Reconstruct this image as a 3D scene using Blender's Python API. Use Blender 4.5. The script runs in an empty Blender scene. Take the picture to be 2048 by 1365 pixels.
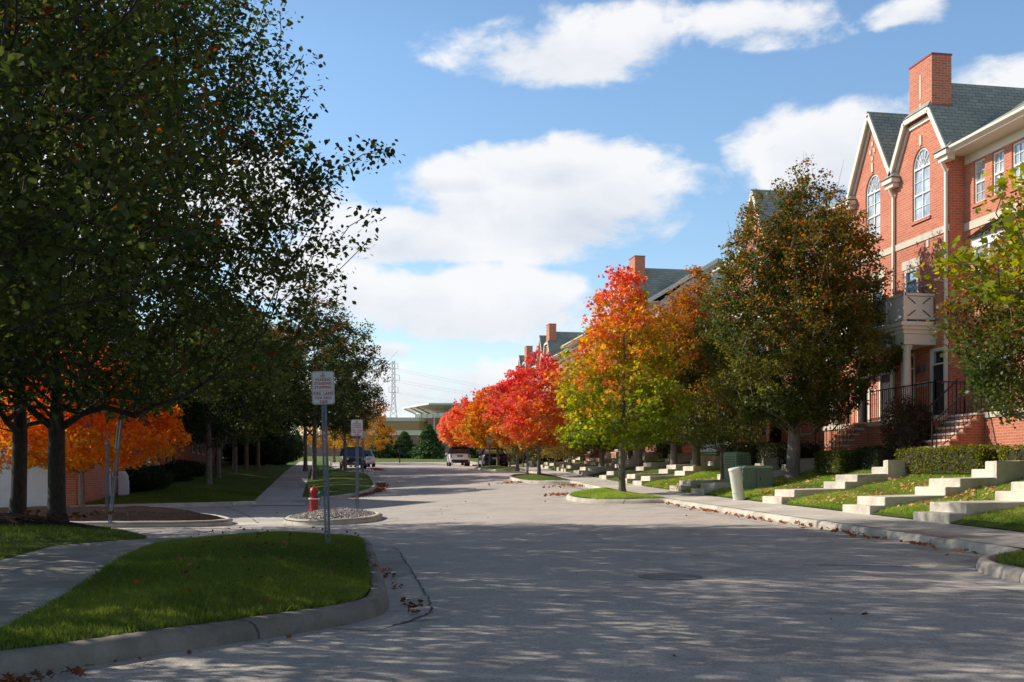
import bpy, math, random
import numpy as np
from mathutils import Vector, Matrix
from mathutils.geometry import delaunay_2d_cdt, tessellate_polygon

R = math.radians
C = bpy.context.scene.collection
# ---------------------------------------------------------------- frame of the place
# world X runs across the street, world Y along it, the eye is at the origin
F, CX, HY, CA, SA = 2150., 1024., 957., .9844, .1759
SL = [-60, -30, 0, 14, 30, 40, 53, 75, 95, 105, 130, 160, 200, 260, 700]
HL = [-1.3, -1.30, -1.18, -1.11, -1.10, -.95, -.50, .30, .90, 1.12, 1.9, 3.0, 3.9, 4.4, 4.4]
HR = [-1.5, -1.45, -1.22, -1.10, -.77, -.47, 0.0, .65, 1.03, 1.2, 1.95, 3.0, 3.9, 4.4, 4.4]
def H(x, y):
    k = np.clip(np.asarray(x, float) / 10., 0, 1)
    return np.interp(y, SL, HL) * (1 - k) + np.interp(y, SL, HR) * k
WY = [-60, 13, 22, 30, 38, 48, 60, 70, 80, 103, 130, 300]
WX = [9.4, 9.4, 9.75, 10.1, 10.4, 11.0, 12.0, 13.0, 13.8, 14.7, 16.0, 16.]
def kerb_x(y): return float(np.interp(y, WY, WX))
def sm(t):
    t = np.clip(t, 0, 1); return t * t * (3 - 2 * t)
def HLawn(x, y):        # right hand lawn rising to the houses
    d = np.asarray(x, float) - (np.interp(y, WY, WX) + 1.55)
    return H(x, y) + .22 + np.interp(d, [0, .5, 1.7, 2.2, 3.1, 3.6, 4.45, 5.0, 6], [0, .14, .30, .46, .60, .76, .92, 1.05, 1.12])
def cam_xy(right, fwd): return (right * CA + fwd * SA, -right * SA + fwd * CA)
def at(px, Z):          # world x, y of image column px at depth Z
    return cam_xy((px - CX) / F * Z, Z)
def zrow(row, Z): return (HY - row) * Z / F

# ---------------------------------------------------------------- materials
def new_mat(name):
    m = bpy.data.materials.new(name); m.use_nodes = True
    nt = m.node_tree; nt.nodes.clear()
    out = nt.nodes.new('ShaderNodeOutputMaterial')
    b = nt.nodes.new('ShaderNodeBsdfPrincipled'); nt.links.new(b.outputs[0], out.inputs[0])
    return m, nt, b, out
def N(nt, t, **kw):
    n = nt.nodes.new(t)
    for k, v in kw.items():
        if k.startswith('i_'): n.inputs[k[2:].replace('_', ' ')].default_value = v
        else: setattr(n, k, v)
    return n
def ramp(nt, fac, stops, interp='LINEAR'):
    r = nt.nodes.new('ShaderNodeValToRGB'); r.color_ramp.interpolation = interp
    el = r.color_ramp.elements
    while len(el) < len(stops): el.new(.5)
    for e, (p, c) in zip(el, stops):
        e.position = p; e.color = (*c, 1) if len(c) == 3 else c
    nt.links.new(fac, r.inputs[0]); return r.outputs[0]
def mixc(nt, fac, a, b, mode='MIX'):
    m = nt.nodes.new('ShaderNodeMix'); m.data_type = 'RGBA'; m.blend_type = mode
    for s, v in ((0, fac), (6, a), (7, b)):
        if isinstance(v, (int, float)): m.inputs[s].default_value = v
        elif isinstance(v, tuple): m.inputs[s].default_value = (*v, 1)
        else: nt.links.new(v, m.inputs[s])
    return m.outputs[2]
def noise(nt, vec, scale, detail=4, rough=.6, dist=0.):
    n = N(nt, 'ShaderNodeTexNoise'); n.inputs['Scale'].default_value = scale
    n.inputs['Detail'].default_value = detail; n.inputs['Roughness'].default_value = rough
    n.inputs['Distortion'].default_value = dist
    nt.links.new(vec, n.inputs['Vector']); return n.outputs[0]
def bump(nt, h, b, strength, dist=.02):
    n = N(nt, 'ShaderNodeBump'); n.inputs['Strength'].default_value = strength; n.inputs['Distance'].default_value = dist
    nt.links.new(h, n.inputs['Height']); nt.links.new(n.outputs[0], b.inputs['Normal'])
def mathn(nt, op, a, b=None, c=None):
    n = N(nt, 'ShaderNodeMath', operation=op)
    for i, v in enumerate((a, b, c)):
        if v is None: continue
        if isinstance(v, (int, float)): n.inputs[i].default_value = v
        else: nt.links.new(v, n.inputs[i])
    return n.outputs[0]
def geo_pos(nt): return N(nt, 'ShaderNodeNewGeometry').outputs['Position']
def obj_pos(nt): return N(nt, 'ShaderNodeTexCoord').outputs['Object']

def plain(name, col, rough=.6, var=.12, scale=3., metallic=0., bmp=.0, bscale=60., spec=.5):
    m, nt, b, o = new_mat(name); p = obj_pos(nt)
    n1 = noise(nt, p, scale, 5, .65)
    lo = tuple(c * (1 - var) for c in col); hi = tuple(min(1, c * (1 + var)) for c in col)
    nt.links.new(ramp(nt, n1, [(.3, lo), (.7, hi)]), b.inputs['Base Color'])
    b.inputs['Roughness'].default_value = rough; b.inputs['Metallic'].default_value = metallic
    b.inputs['Specular IOR Level'].default_value = spec
    if bmp: bump(nt, noise(nt, p, bscale, 3), b, bmp, .01)
    return m

def mat_asphalt():
    m, nt, b, o = new_mat('asphalt'); p = geo_pos(nt)
    big = noise(nt, p, .25, 5, .6, .4); mid = noise(nt, p, 2.2, 5, .65); fine = noise(nt, p, 70, 3, .7)
    c = ramp(nt, big, [(.3, (.55, .485, .42)), (.7, (.645, .57, .495))])
    c = mixc(nt, .55, c, ramp(nt, mid, [(.3, (.52, .46, .40)), (.72, (.69, .61, .53))]))
    st = noise(nt, p, .55, 6, .7, 1.2); c = mixc(nt, .75, c, ramp(nt, st, [(.38, (.80, .79, .79)), (.5, (1, 1, 1)), (.66, (1.08, 1.07, 1.05))]), 'MULTIPLY')
    c = mixc(nt, .8, c, ramp(nt, fine, [(.34, (.62, .62, .62)), (.55, (1, 1, 1)), (.72, (1.25, 1.24, 1.22))]), 'MULTIPLY')
    sp = N(nt, 'ShaderNodeTexVoronoi', feature='F1'); sp.inputs['Scale'].default_value = 42; nt.links.new(p, sp.inputs['Vector'])
    c = mixc(nt, .5, c, ramp(nt, sp.outputs['Color'], [(.1, (.55, .53, .53)), (.35, (.97, .97, .97)), (.7, (1.03, 1.02, 1.01)), (.95, (1.25, 1.23, 1.2))]), 'MULTIPLY')
    # hairline cracks
    wv = N(nt, 'ShaderNodeVectorMath', operation='MULTIPLY_ADD'); nt.links.new(noise_col(nt, p, 1.3), wv.inputs[0]); wv.inputs[1].default_value = (1.2, 1.2, 0); nt.links.new(p, wv.inputs[2])
    v = N(nt, 'ShaderNodeTexVoronoi', feature='DISTANCE_TO_EDGE'); v.inputs['Scale'].default_value = .16; nt.links.new(wv.outputs[0], v.inputs['Vector'])
    gate = ramp(nt, noise(nt, p, .5, 2), [(.56, (0, 0, 0)), (.62, (1, 1, 1))])
    cr = ramp(nt, v.outputs['Distance'], [(0, (1, 1, 1)), (.0022, (0, 0, 0))])
    c = mixc(nt, mathn(nt, 'MULTIPLY', mathn(nt, 'MULTIPLY', cr, gate), .55), c, (.1, .09, .085))
    nt.links.new(c, b.inputs['Base Color']); b.inputs['Roughness'].default_value = .85
    bump(nt, mathn(nt, 'ADD', fine, mathn(nt, 'MULTIPLY', sp.outputs['Distance'], .6)), b, .5, .012); return m
def noise_col(nt, vec, scale):
    n = N(nt, 'ShaderNodeTexNoise'); n.inputs['Scale'].default_value = scale; n.inputs['Detail'].default_value = 4
    nt.links.new(vec, n.inputs['Vector']); return n.outputs['Color']

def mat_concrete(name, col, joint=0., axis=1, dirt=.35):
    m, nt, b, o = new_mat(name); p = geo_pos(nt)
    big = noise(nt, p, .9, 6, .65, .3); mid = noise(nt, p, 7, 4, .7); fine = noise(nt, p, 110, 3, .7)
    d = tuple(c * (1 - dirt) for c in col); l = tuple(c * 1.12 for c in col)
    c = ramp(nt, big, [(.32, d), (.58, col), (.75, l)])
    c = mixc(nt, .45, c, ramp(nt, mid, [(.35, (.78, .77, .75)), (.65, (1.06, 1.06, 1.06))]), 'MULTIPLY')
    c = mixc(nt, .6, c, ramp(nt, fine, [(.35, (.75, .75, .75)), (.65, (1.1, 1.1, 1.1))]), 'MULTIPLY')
    hgt = fine
    if joint:
        s = N(nt, 'ShaderNodeSeparateXYZ'); nt.links.new(p, s.inputs[0])
        y = mathn(nt, 'ADD', s.outputs[axis], mathn(nt, 'MULTIPLY', noise(nt, p, 12, 2), .012))
        t = mathn(nt, 'DIVIDE', y, joint); fr = mathn(nt, 'FRACT', t)
        cell = mathn(nt, 'FLOOR', t)
        wn = N(nt, 'ShaderNodeTexWhiteNoise', noise_dimensions='1D'); nt.links.new(cell, wn.inputs['W'])
        c = mixc(nt, .8, c, ramp(nt, wn.outputs[0], [(0, (.82, .81, .8)), (1, (1.1, 1.1, 1.1))]), 'MULTIPLY')
        ln = mathn(nt, 'LESS_THAN', fr, .018 / joint)
        c = mixc(nt, mathn(nt, 'MULTIPLY', ln, .75), c, (.06, .055, .05))
    nt.links.new(c, b.inputs['Base Color']); b.inputs['Roughness'].default_value = .88
    bump(nt, hgt, b, .35, .008); return m

def mat_grass(name, a, bcol, dead):
    m, nt, b, o = new_mat(name); p = geo_pos(nt)
    n1 = noise(nt, p, .7, 5, .6, .5); n2 = noise(nt, p, 9, 5, .75); n3 = noise(nt, p, 60, 4, .8)
    c = ramp(nt, n1, [(.35, a), (.65, bcol)])
    c = mixc(nt, ramp(nt, n2, [(.45, (0, 0, 0)), (.8, (.45, .45, .45))]), c, dead)
    c = mixc(nt, .8, c, ramp(nt, n3, [(.3, (.45, .5, .4)), (.65, (1.35, 1.3, 1.2))]), 'MULTIPLY')
    nt.links.new(c, b.inputs['Base Color']); b.inputs['Roughness'].default_value = .9; b.inputs['Specular IOR Level'].default_value = .2
    bump(nt, mathn(nt, 'ADD', n3, n2), b, 1., .04); return m

def mat_mulch(name, stops, scale=22):
    m, nt, b, o = new_mat(name); p = geo_pos(nt)
    mp = N(nt, 'ShaderNodeMapping'); mp.inputs['Scale'].default_value = (1, 1.8, 1); mp.inputs['Rotation'].default_value = (0, 0, .6); nt.links.new(p, mp.inputs[0])
    v = N(nt, 'ShaderNodeTexVoronoi', feature='F1'); v.inputs['Scale'].default_value = scale; nt.links.new(mp.outputs[0], v.inputs['Vector'])
    c = ramp(nt, v.outputs['Color'], stops)
    c = mixc(nt, .8, c, ramp(nt, v.outputs['Distance'], [(.1, (1.1, 1.1, 1.1)), (.7, (.3, .3, .3))]), 'MULTIPLY')
    nt.links.new(c, b.inputs['Base Color']); b.inputs['Roughness'].default_value = .9
    b.inputs['Specular IOR Level'].default_value = .04; bump(nt, v.outputs['Distance'], b, -1., .05); return m

def mat_brick(name, c1, c2, mortar, dark=1.):
    m, nt, b, o = new_mat(name)
    uv = N(nt, 'ShaderNodeUVMap'); uv.uv_map = 'UVMap'
    br = N(nt, 'ShaderNodeTexBrick'); nt.links.new(uv.outputs[0], br.inputs['Vector'])
    br.inputs['Scale'].default_value = 1.; br.inputs['Brick Width'].default_value = .215; br.inputs['Row Height'].default_value = .075
    br.inputs['Mortar Size'].default_value = .0075; br.inputs['Mortar Smooth'].default_value = .15; br.inputs['Bias'].default_value = -.2
    br.inputs['Color1'].default_value = (*c1, 1); br.inputs['Color2'].default_value = (*c2, 1); br.inputs['Mortar'].default_value = (*mortar, 1)
    n = noise(nt, uv.outputs[0], .7, 5); n2 = noise(nt, uv.outputs[0], 25, 4)
    c = mixc(nt, .7, br.outputs[0], ramp(nt, n, [(.3, (.82, .8, .8)), (.7, (1.12, 1.1, 1.08))]), 'MULTIPLY')
    c = mixc(nt, .5, c, ramp(nt, n2, [(.3, (.7, .7, .7)), (.7, (1.15, 1.15, 1.15))]), 'MULTIPLY')
    nt.links.new(c, b.inputs['Base Color']); b.inputs['Roughness'].default_value = .85
    bump(nt, br.outputs['Fac'], b, -.4, .01); return m

def mat_shingle(name, a, bb):
    m, nt, b, o = new_mat(name)
    uv = N(nt, 'ShaderNodeUVMap'); uv.uv_map = 'UVMap'
    br = N(nt, 'ShaderNodeTexBrick'); nt.links.new(uv.outputs[0], br.inputs['Vector'])
    br.inputs['Scale'].default_value = 1.; br.inputs['Brick Width'].default_value = .33; br.inputs['Row Height'].default_value = .145
    br.inputs['Mortar Size'].default_value = .012; br.inputs['Mortar Smooth'].default_value = .3
    br.inputs['Color1'].default_value = (*a, 1); br.inputs['Color2'].default_value = (*bb, 1); br.inputs['Mortar'].default_value = (*(c * .45 for c in a), 1)
    n = noise(nt, uv.outputs[0], 1.1, 6, .7); n2 = noise(nt, uv.outputs[0], 90, 3)
    c = mixc(nt, .7, br.outputs[0], ramp(nt, n, [(.3, (.8, .82, .8)), (.7, (1.15, 1.12, 1.1))]), 'MULTIPLY')
    c = mixc(nt, .5, c, ramp(nt, n2, [(.3, (.65, .65, .65)), (.7, (1.2, 1.2, 1.2))]), 'MULTIPLY')
    nt.links.new(c, b.inputs['Base Color']); b.inputs['Roughness'].default_value = .9
    bump(nt, br.outputs['Fac'], b, -.5, .015); return m

def mat_leaf(name, transl=.45, gloss=.12, rough=.45):
    m, nt, b, o = new_mat(name); nt.nodes.remove(b)
    a = N(nt, 'ShaderNodeAttribute'); a.attribute_name = 'tint'
    d = N(nt, 'ShaderNodeBsdfDiffuse'); t = N(nt, 'ShaderNodeBsdfTranslucent'); g = N(nt, 'ShaderNodeBsdfGlossy')
    g.inputs['Roughness'].default_value = rough; g.inputs['Color'].default_value = (.75, .8, .8, 1)
    nt.links.new(a.outputs[0], d.inputs[0])
    h = N(nt, 'ShaderNodeHueSaturation'); h.inputs['Saturation'].default_value = 1.12; h.inputs['Value'].default_value = 1.5
    nt.links.new(a.outputs[0], h.inputs['Color']); nt.links.new(h.outputs[0], t.inputs[0])
    m1 = N(nt, 'ShaderNodeMixShader'); m1.inputs[0].default_value = transl
    nt.links.new(d.outputs[0], m1.inputs[1]); nt.links.new(t.outputs[0], m1.inputs[2])
    m2 = N(nt, 'ShaderNodeMixShader'); m2.inputs[0].default_value = gloss * .13
    nt.links.new(m1.outputs[0], m2.inputs[1]); nt.links.new(g.outputs[0], m2.inputs[2]); nt.links.new(m2.outputs[0], o.inputs[0])
    return m

def mat_bark(name, a, bb):
    m, nt, b, o = new_mat(name); p = obj_pos(nt)
    mp = N(nt, 'ShaderNodeMapping'); mp.inputs['Scale'].default_value = (1, 1, .22); nt.links.new(p, mp.inputs[0])
    n = noise(nt, mp.outputs[0], 26, 6, .7, .6); n2 = noise(nt, p, 2.5, 4)
    c = ramp(nt, n, [(.35, a), (.62, bb)])
    c = mixc(nt, .6, c, ramp(nt, n2, [(.3, (.7, .7, .7)), (.7, (1.2, 1.2, 1.15))]), 'MULTIPLY')
    nt.links.new(c, b.inputs['Base Color']); b.inputs['Roughness'].default_value = .92
    bump(nt, n, b, .8, .02); return m

def mat_glass(name, tint=(.05, .07, .09), refl=.35):
    m, nt, b, o = new_mat(name); p = obj_pos(nt)
    n = noise(nt, p, 1.7, 3)
    nt.links.new(ramp(nt, n, [(.35, tuple(c * .6 for c in tint)), (.65, tuple(c * 1.6 for c in tint))]), b.inputs['Base Color'])
    b.inputs['Roughness'].default_value = .04; b.inputs['Specular IOR Level'].default_value = .9
    g = N(nt, 'ShaderNodeBsdfGlossy'); g.inputs['Roughness'].default_value = .03; g.inputs['Color'].default_value = (.9, .95, 1, 1)
    mx = N(nt, 'ShaderNodeMixShader'); mx.inputs[0].default_value = refl
    nt.links.new(b.outputs[0], mx.inputs[1]); nt.links.new(g.outputs[0], mx.inputs[2]); nt.links.new(mx.outputs[0], o.inputs[0])
    return m

def mat_paint(name, col, rough=.25, metallic=.3):
    m = plain(name, col, rough, .05, 2., metallic); b = m.node_tree.nodes['Principled BSDF']
    b.inputs['Coat Weight'].default_value = .7; b.inputs['Coat Roughness'].default_value = .06
    return m

M = {}
M['asphalt'] = mat_asphalt()
M['tar'] = plain('tar_seam', (.07, .062, .055), .8, .3, 6.)
M['patch'] = mat_concrete('road_patch', (.36, .33, .295), 0, 1, .25)
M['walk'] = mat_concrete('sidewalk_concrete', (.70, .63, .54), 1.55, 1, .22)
M['walk_shaded'] = mat_concrete('shaded_sidewalk_concrete', (.46, .42, .37), 1.55, 1, .35)  # near left walk: tree shade painted in as a darker concrete
M['kerb_shaded'] = mat_concrete('shaded_kerb_concrete', (.30, .265, .215), 2.6, 1, .55)  # near kerb: shade painted in as darker, dirtier concrete
M['gutter'] = mat_concrete('gutter_concrete', (.60, .54, .47), 3.05, 1, .3)
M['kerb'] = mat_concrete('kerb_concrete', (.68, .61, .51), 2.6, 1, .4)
M['step'] = mat_concrete('step_concrete', (.76, .68, .56), 0, 1, .42)
M['drive'] = mat_concrete('driveway_concrete', (.46, .425, .385), 4.2, 0, .2)
M['grass'] = mat_grass('lawn_grass', (.07, .13, .015), (.14, .21, .028), (.22, .22, .07))
M['field'] = mat_grass('field_grass', (.11, .17, .025), (.19, .22, .045), (.24, .23, .08))
M['mulch'] = mat_mulch('bark_mulch', [(0, (.008, .005, .005)), (.5, (.022, .013, .011)), (1, (.075, .045, .034))])
M['stones'] = mat_mulch('river_stones', [(0, (.06, .045, .04)), (.5, (.22, .18, .155)), (1, (.55, .48, .42))], 26)
M['brick'] = mat_brick('red_brick', (.56, .145, .07), (.68, .215, .11), (.56, .38, .29))
M['brick_dark'] = mat_brick('plum_brick', (.17, .06, .045), (.24, .09, .065), (.28, .22, .19))
M['far_brick'] = mat_brick('faded_brick', (.30, .15, .12), (.36, .19, .16), (.35, .28, .25))
M['shingle'] = mat_shingle('green_grey_shingle', (.32, .33, .28), (.43, .425, .36))
M['cream'] = plain('cream_paint', (.80, .73, .60), .5, .05, 1.5, bmp=.05)
M['lime'] = plain('limestone', (.66, .58, .45), .8, .1, 4., bmp=.1)
M['white'] = plain('white_paint', (.78, .77, .73), .45, .04, 2.)
M['siding'] = plain('cream_siding', (.62, .6, .53), .6, .04, 2.)
M['copper'] = plain('brown_metal_roof', (.12, .09, .075), .4, .15, 3., metallic=.5)
M['redflash'] = plain('red_flashing', (.30, .045, .04), .5, .1, 3.)
M['iron'] = plain('black_iron', (.018, .018, .02), .45, .2, 9., metallic=.3)
M['steel'] = plain('galvanised_post', (.17, .20, .25), .5, .2, 14., metallic=.6)
M['glass'] = mat_glass('window_glass', (.05, .075, .10), .40)
M['curtain'] = mat_glass('curtained_glass', (.42, .45, .46), .18)
M['door_blue'] = plain('glazed_door', (.10, .16, .26), .35, .1, 2.)
M['door_dark'] = plain('dark_door', (.045, .04, .045), .35, .2, 2.)
M['sign'] = plain('sign_face', (.72, .72, .74), .4, .04, 5.)
M['signred'] = plain('sign_red', (.42, .02, .02), .45, .05, 5.)
M['signgreen'] = plain('sign_green', (.005, .085, .05), .4, .1, 5.)
M['hyred'] = plain('hydrant_red', (.42, .028, .022), .42, .22, 8., bmp=.15, bscale=40)
M['hygreen'] = plain('hydrant_green', (.02, .14, .09), .5, .2, 8.)
M['util'] = plain('utility_green', (.12, .17, .135), .5, .1, 3.)
M['util2'] = plain('utility_green_light', (.22, .33, .22), .5, .08, 3.)
M['bollard'] = plain('bollard_cream', (.68, .70, .57), .5, .06, 3.)
M['panel'] = plain('tan_panel', (.36, .27, .11), .7, .05, .4)
M['tyre'] = plain('rubber', (.02, .02, .022), .8, .2, 9.)
M['rim'] = plain('alloy', (.35, .35, .37), .3, .1, 9., metallic=.8)
M['plastic'] = plain('black_plastic', (.015, .015, .017), .5, .1, 5.)
M['carwhite'] = mat_paint('white_car_paint', (.82, .81, .78), .25, 0)
M['carblue'] = mat_paint('navy_car_paint', (.012, .018, .05), .2, .4)
M['carslate'] = mat_paint('slate_blue_car_paint', (.03, .045, .085), .25, .4)
M['carsilver'] = mat_paint('silver_car_paint', (.45, .46, .48), .25, .6)
M['carglass'] = mat_glass('car_glass', (.015, .02, .03), .10)
M['lampred'] = plain('tail_lamp', (.28, .01, .012), .2, .1, 5.)
M['lampclear'] = plain('head_lamp', (.7, .72, .75), .1, .1, 5., metallic=.4)
M['bark_dark'] = mat_bark('pear_bark', (.02, .015, .012), (.055, .042, .034))
M['bark_grey'] = mat_bark('grey_bark', (.11, .09, .075), (.26, .225, .19))
M['leaf'] = mat_leaf('leaf_green', .5, .16, .42)
M['leaf_bright'] = mat_leaf('leaf_autumn', .55, .2, .6)
M['needle'] = mat_leaf('conifer_needle', .2, .1, .6)
M['dryleaf'] = mat_leaf('dry_leaf', .15, .1, .6)
M['blade'] = mat_leaf('grass_blade', .45, .15, .5)

# ---------------------------------------------------------------- object helpers
def tag(o, label=None, cat=None, group=None, kind=None):
    if label: o['label'] = label
    if cat: o['category'] = cat
    if group: o['group'] = group
    if kind: o['kind'] = kind
    return o
def empty(name, loc=(0, 0, 0), label=None, cat=None, group=None, rz=0):
    o = bpy.data.objects.new(name, None); C.objects.link(o); o.location = loc; o.rotation_euler = (0, 0, rz)
    o.empty_display_size = .3
    return tag(o, label, cat, group)
def dup(root, loc, rz=0, label=None, scale=None, group=None):
    r = root.copy(); C.objects.link(r); r.location = loc; r.rotation_euler = (0, 0, rz)
    if scale: r.scale = scale if not isinstance(scale, (int, float)) else (scale,) * 3
    if label: r['label'] = label
    if group: r['group'] = group
    for ch in list(root.children):
        c = ch.copy(); C.objects.link(c); c.parent = r
        for g in ch.children:
            d = g.copy(); C.objects.link(d); d.parent = c
    return r

class MB:
    def __init__(s): s.v = []; s.f = []; s.m = []
    def face(s, pts, mi=0):
        k = len(s.v); s.v += [tuple(p) for p in pts]; s.f.append(list(range(k, k + len(pts)))); s.m.append(mi); return s
    def box(s, x0, x1, y0, y1, z0, z1, mi=0):
        k = len(s.v)
        s.v += [(x0, y0, z0), (x1, y0, z0), (x1, y1, z0), (x0, y1, z0), (x0, y0, z1), (x1, y0, z1), (x1, y1, z1), (x0, y1, z1)]
        for q in ((3, 2, 1, 0), (4, 5, 6, 7), (0, 1, 5, 4), (1, 2, 6, 5), (2, 3, 7, 6), (3, 0, 4, 7)):
            s.f.append([k + i for i in q]); s.m.append(mi)
        return s
    def tube(s, p0, p1, r0, r1=None, n=8, mi=0, cap=True):
        p0, p1 = Vector(p0), Vector(p1); r1 = r0 if r1 is None else r1
        d = (p1 - p0).normalized(); a = d.orthogonal().normalized(); b = d.cross(a); k = len(s.v)
        for p, r in ((p0, r0), (p1, r1)):
            for i in range(n):
                t = 2 * math.pi * i / n; s.v.append(tuple(p + (a * math.cos(t) + b * math.sin(t)) * r))
        for i in range(n):
            j = (i + 1) % n; s.f.append([k + i, k + j, k + n + j, k + n + i]); s.m.append(mi)
        if cap: s.f.append([k + n + i for i in range(n)]); s.f.append([k + i for i in reversed(range(n))]); s.m += [mi, mi]
        return s
    def lathe(s, prof, n=20, c=(0, 0), mi=0, cap=True):
        k = len(s.v)
        for r, z in prof:
            for i in range(n):
                t = 2 * math.pi * i / n; s.v.append((c[0] + r * math.cos(t), c[1] + r * math.sin(t), z))
        for j in range(len(prof) - 1):
            for i in range(n):
                a = k + j * n + i; b = k + j * n + (i + 1) % n; s.f.append([a, b, b + n, a + n]); s.m.append(mi)
        if cap:
            s.f.append([k + (len(prof) - 1) * n + i for i in range(n)]); s.f.append([k + i for i in reversed(range(n))]); s.m += [mi, mi]
        return s
    def prism(s, poly, axis, a, b, mi=0):
        """extrude a 2D polygon (in the two other axes, in order) along axis from a to b"""
        def P(q, t):
            return {'x': (t, q[0], q[1]), 'y': (q[0], t, q[1]), 'z': (q[0], q[1], t)}[axis]
        k = len(s.v); n = len(poly)
        s.v += [P(q, a) for q in poly] + [P(q, b) for q in poly]
        for i in range(n):
            j = (i + 1) % n; s.f.append([k + i, k + j, k + n + j, k + n + i]); s.m.append(mi)
        for t in tessellate_polygon([[Vector((q[0], q[1], 0)) for q in poly]]):
            s.f.append([k + i for i in t]); s.m.append(mi); s.f.append([k + n + i for i in reversed(t)]); s.m.append(mi)
        return s
    def bar(s, p0, p1, w, h, mi=0, up=(0, 0, 1)):
        p0, p1 = Vector(p0), Vector(p1); d = (p1 - p0).normalized(); a = d.cross(Vector(up))
        if a.length < 1e-4: a = d.orthogonal()
        a.normalize(); b = a.cross(d); k = len(s.v)
        for p in (p0, p1):
            for i, j in ((-1, -1), (1, -1), (1, 1), (-1, 1)): s.v.append(tuple(p + a * w * .5 * i + b * h * .5 * j))
        for q in ((0, 1, 2, 3), (7, 6, 5, 4), (0, 4, 5, 1), (1, 5, 6, 2), (2, 6, 7, 3), (3, 7, 4, 0)):
            s.f.append([k + i for i in q]); s.m.append(mi)
        return s
    def build(s, name, mats, parent=None, smooth=False, bevel=0., fixn=True):
        me = bpy.data.meshes.new(name); me.from_pydata(s.v, [], s.f)
        if not isinstance(mats, (list, tuple)): mats = [mats]
        for m in mats: me.materials.append(m)
        if len(mats) > 1: me.polygons.foreach_set('material_index', s.m)
        if fixn:
            import bmesh
            bm = bmesh.new(); bm.from_mesh(me)
            if bevel: bmesh.ops.remove_doubles(bm, verts=bm.verts, dist=1e-4)
            bmesh.ops.recalc_face_normals(bm, faces=bm.faces); bm.to_mesh(me); bm.free()
        me.update()
        uv = me.uv_layers.new(name='UVMap')
        n = len(me.loops); out = np.zeros((n, 2), np.float32)
        for p in me.polygons:
            nn = p.normal
            if abs(nn.z) > .995: t, v = Vector((1, 0, 0)), Vector((0, 1, 0))
            else: t = Vector((-nn.y, nn.x, 0)).normalized(); v = nn.cross(t)
            if v.z < 0: v = -v
            if abs(t.y) > abs(t.x) and t.y < 0 or abs(t.x) >= abs(t.y) and t.x < 0: t = -t
            for li in p.loop_indices:
                q = me.vertices[me.loops[li].vertex_index].co; out[li] = (q.dot(t), q.dot(v))
        uv.data.foreach_set('uv', out.ravel())
        if smooth: me.polygons.foreach_set('use_smooth', [True] * len(me.polygons))
        o = bpy.data.objects.new(name, me); C.objects.link(o)
        if parent: o.parent = parent
        if bevel:
            md = o.modifiers.new('soft_edge', 'BEVEL'); md.width = bevel; md.segments = 2; md.limit_method = 'ANGLE'
        return o

def np_mesh(name, V, sizes, mat, tint=None, parent=None, smooth=False):
    """V (n,3) already in face order; sizes: verts per face (int, constant)"""
    nf = len(V) // sizes
    me = bpy.data.meshes.new(name); me.vertices.add(len(V)); me.vertices.foreach_set('co', V.astype(np.float32).ravel())
    me.loops.add(len(V)); me.loops.foreach_set('vertex_index', np.arange(len(V), dtype=np.int32))
    me.polygons.add(nf); me.polygons.foreach_set('loop_start', np.arange(nf, dtype=np.int32) * sizes)
    me.polygons.foreach_set('loop_total', np.full(nf, sizes, np.int32))
    me.update(calc_edges=True); me.materials.append(mat)
    if tint is not None:
        a = me.attributes.new('tint', 'FLOAT_COLOR', 'FACE')
        a.data.foreach_set('color', np.concatenate([tint, np.ones((nf, 1))], 1).astype(np.float32).ravel())
    o = bpy.data.objects.new(name, me); C.objects.link(o)
    if parent: o.parent = parent
    return o

# ---------------------------------------------------------------- ground pieces
def in_poly(P, poly):
    x, y = P[:, 0], P[:, 1]; c = np.zeros(len(P), bool); n = len(poly)
    for i in range(n):
        x0, y0 = poly[i]; x1, y1 = poly[(i + 1) % n]
        k = ((y0 > y) != (y1 > y)) & (x < (x1 - x0) * (y - y0) / ((y1 - y0) or 1e-9) + x0); c ^= k
    return c
def edge_dist(P, poly):
    d = np.full(len(P), 1e9); n = len(poly)
    for i in range(n):
        a = np.array(poly[i]); b = np.array(poly[(i + 1) % n]); ab = b - a
        t = np.clip(((P - a) @ ab) / max(ab @ ab, 1e-9), 0, 1); q = a + t[:, None] * ab
        d = np.minimum(d, np.hypot(*(P - q).T))
    return d
def densify(poly, step, closed=True):
    out = []; n = len(poly)
    for i in range(n if closed else n - 1):
        a, b = poly[i], poly[(i + 1) % n]; L = math.dist(a, b); k = max(1, int(math.ceil(L / step)))
        out += [(a[0] + (b[0] - a[0]) * j / k, a[1] + (b[1] - a[1]) * j / k) for j in range(k)]
    if not closed: out.append(tuple(poly[-1]))
    return out
def smooth_line(pts, closed=False, it=2):
    for _ in range(it):
        o = []; n = len(pts)
        for i in range(n if closed else n - 1):
            a, b = pts[i], pts[(i + 1) % n]
            o += [(a[0] * .75 + b[0] * .25, a[1] * .75 + b[1] * .25), (a[0] * .25 + b[0] * .75, a[1] * .25 + b[1] * .75)]
        if not closed: o = [pts[0]] + o + [pts[-1]]
        pts = o
    return pts
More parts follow.
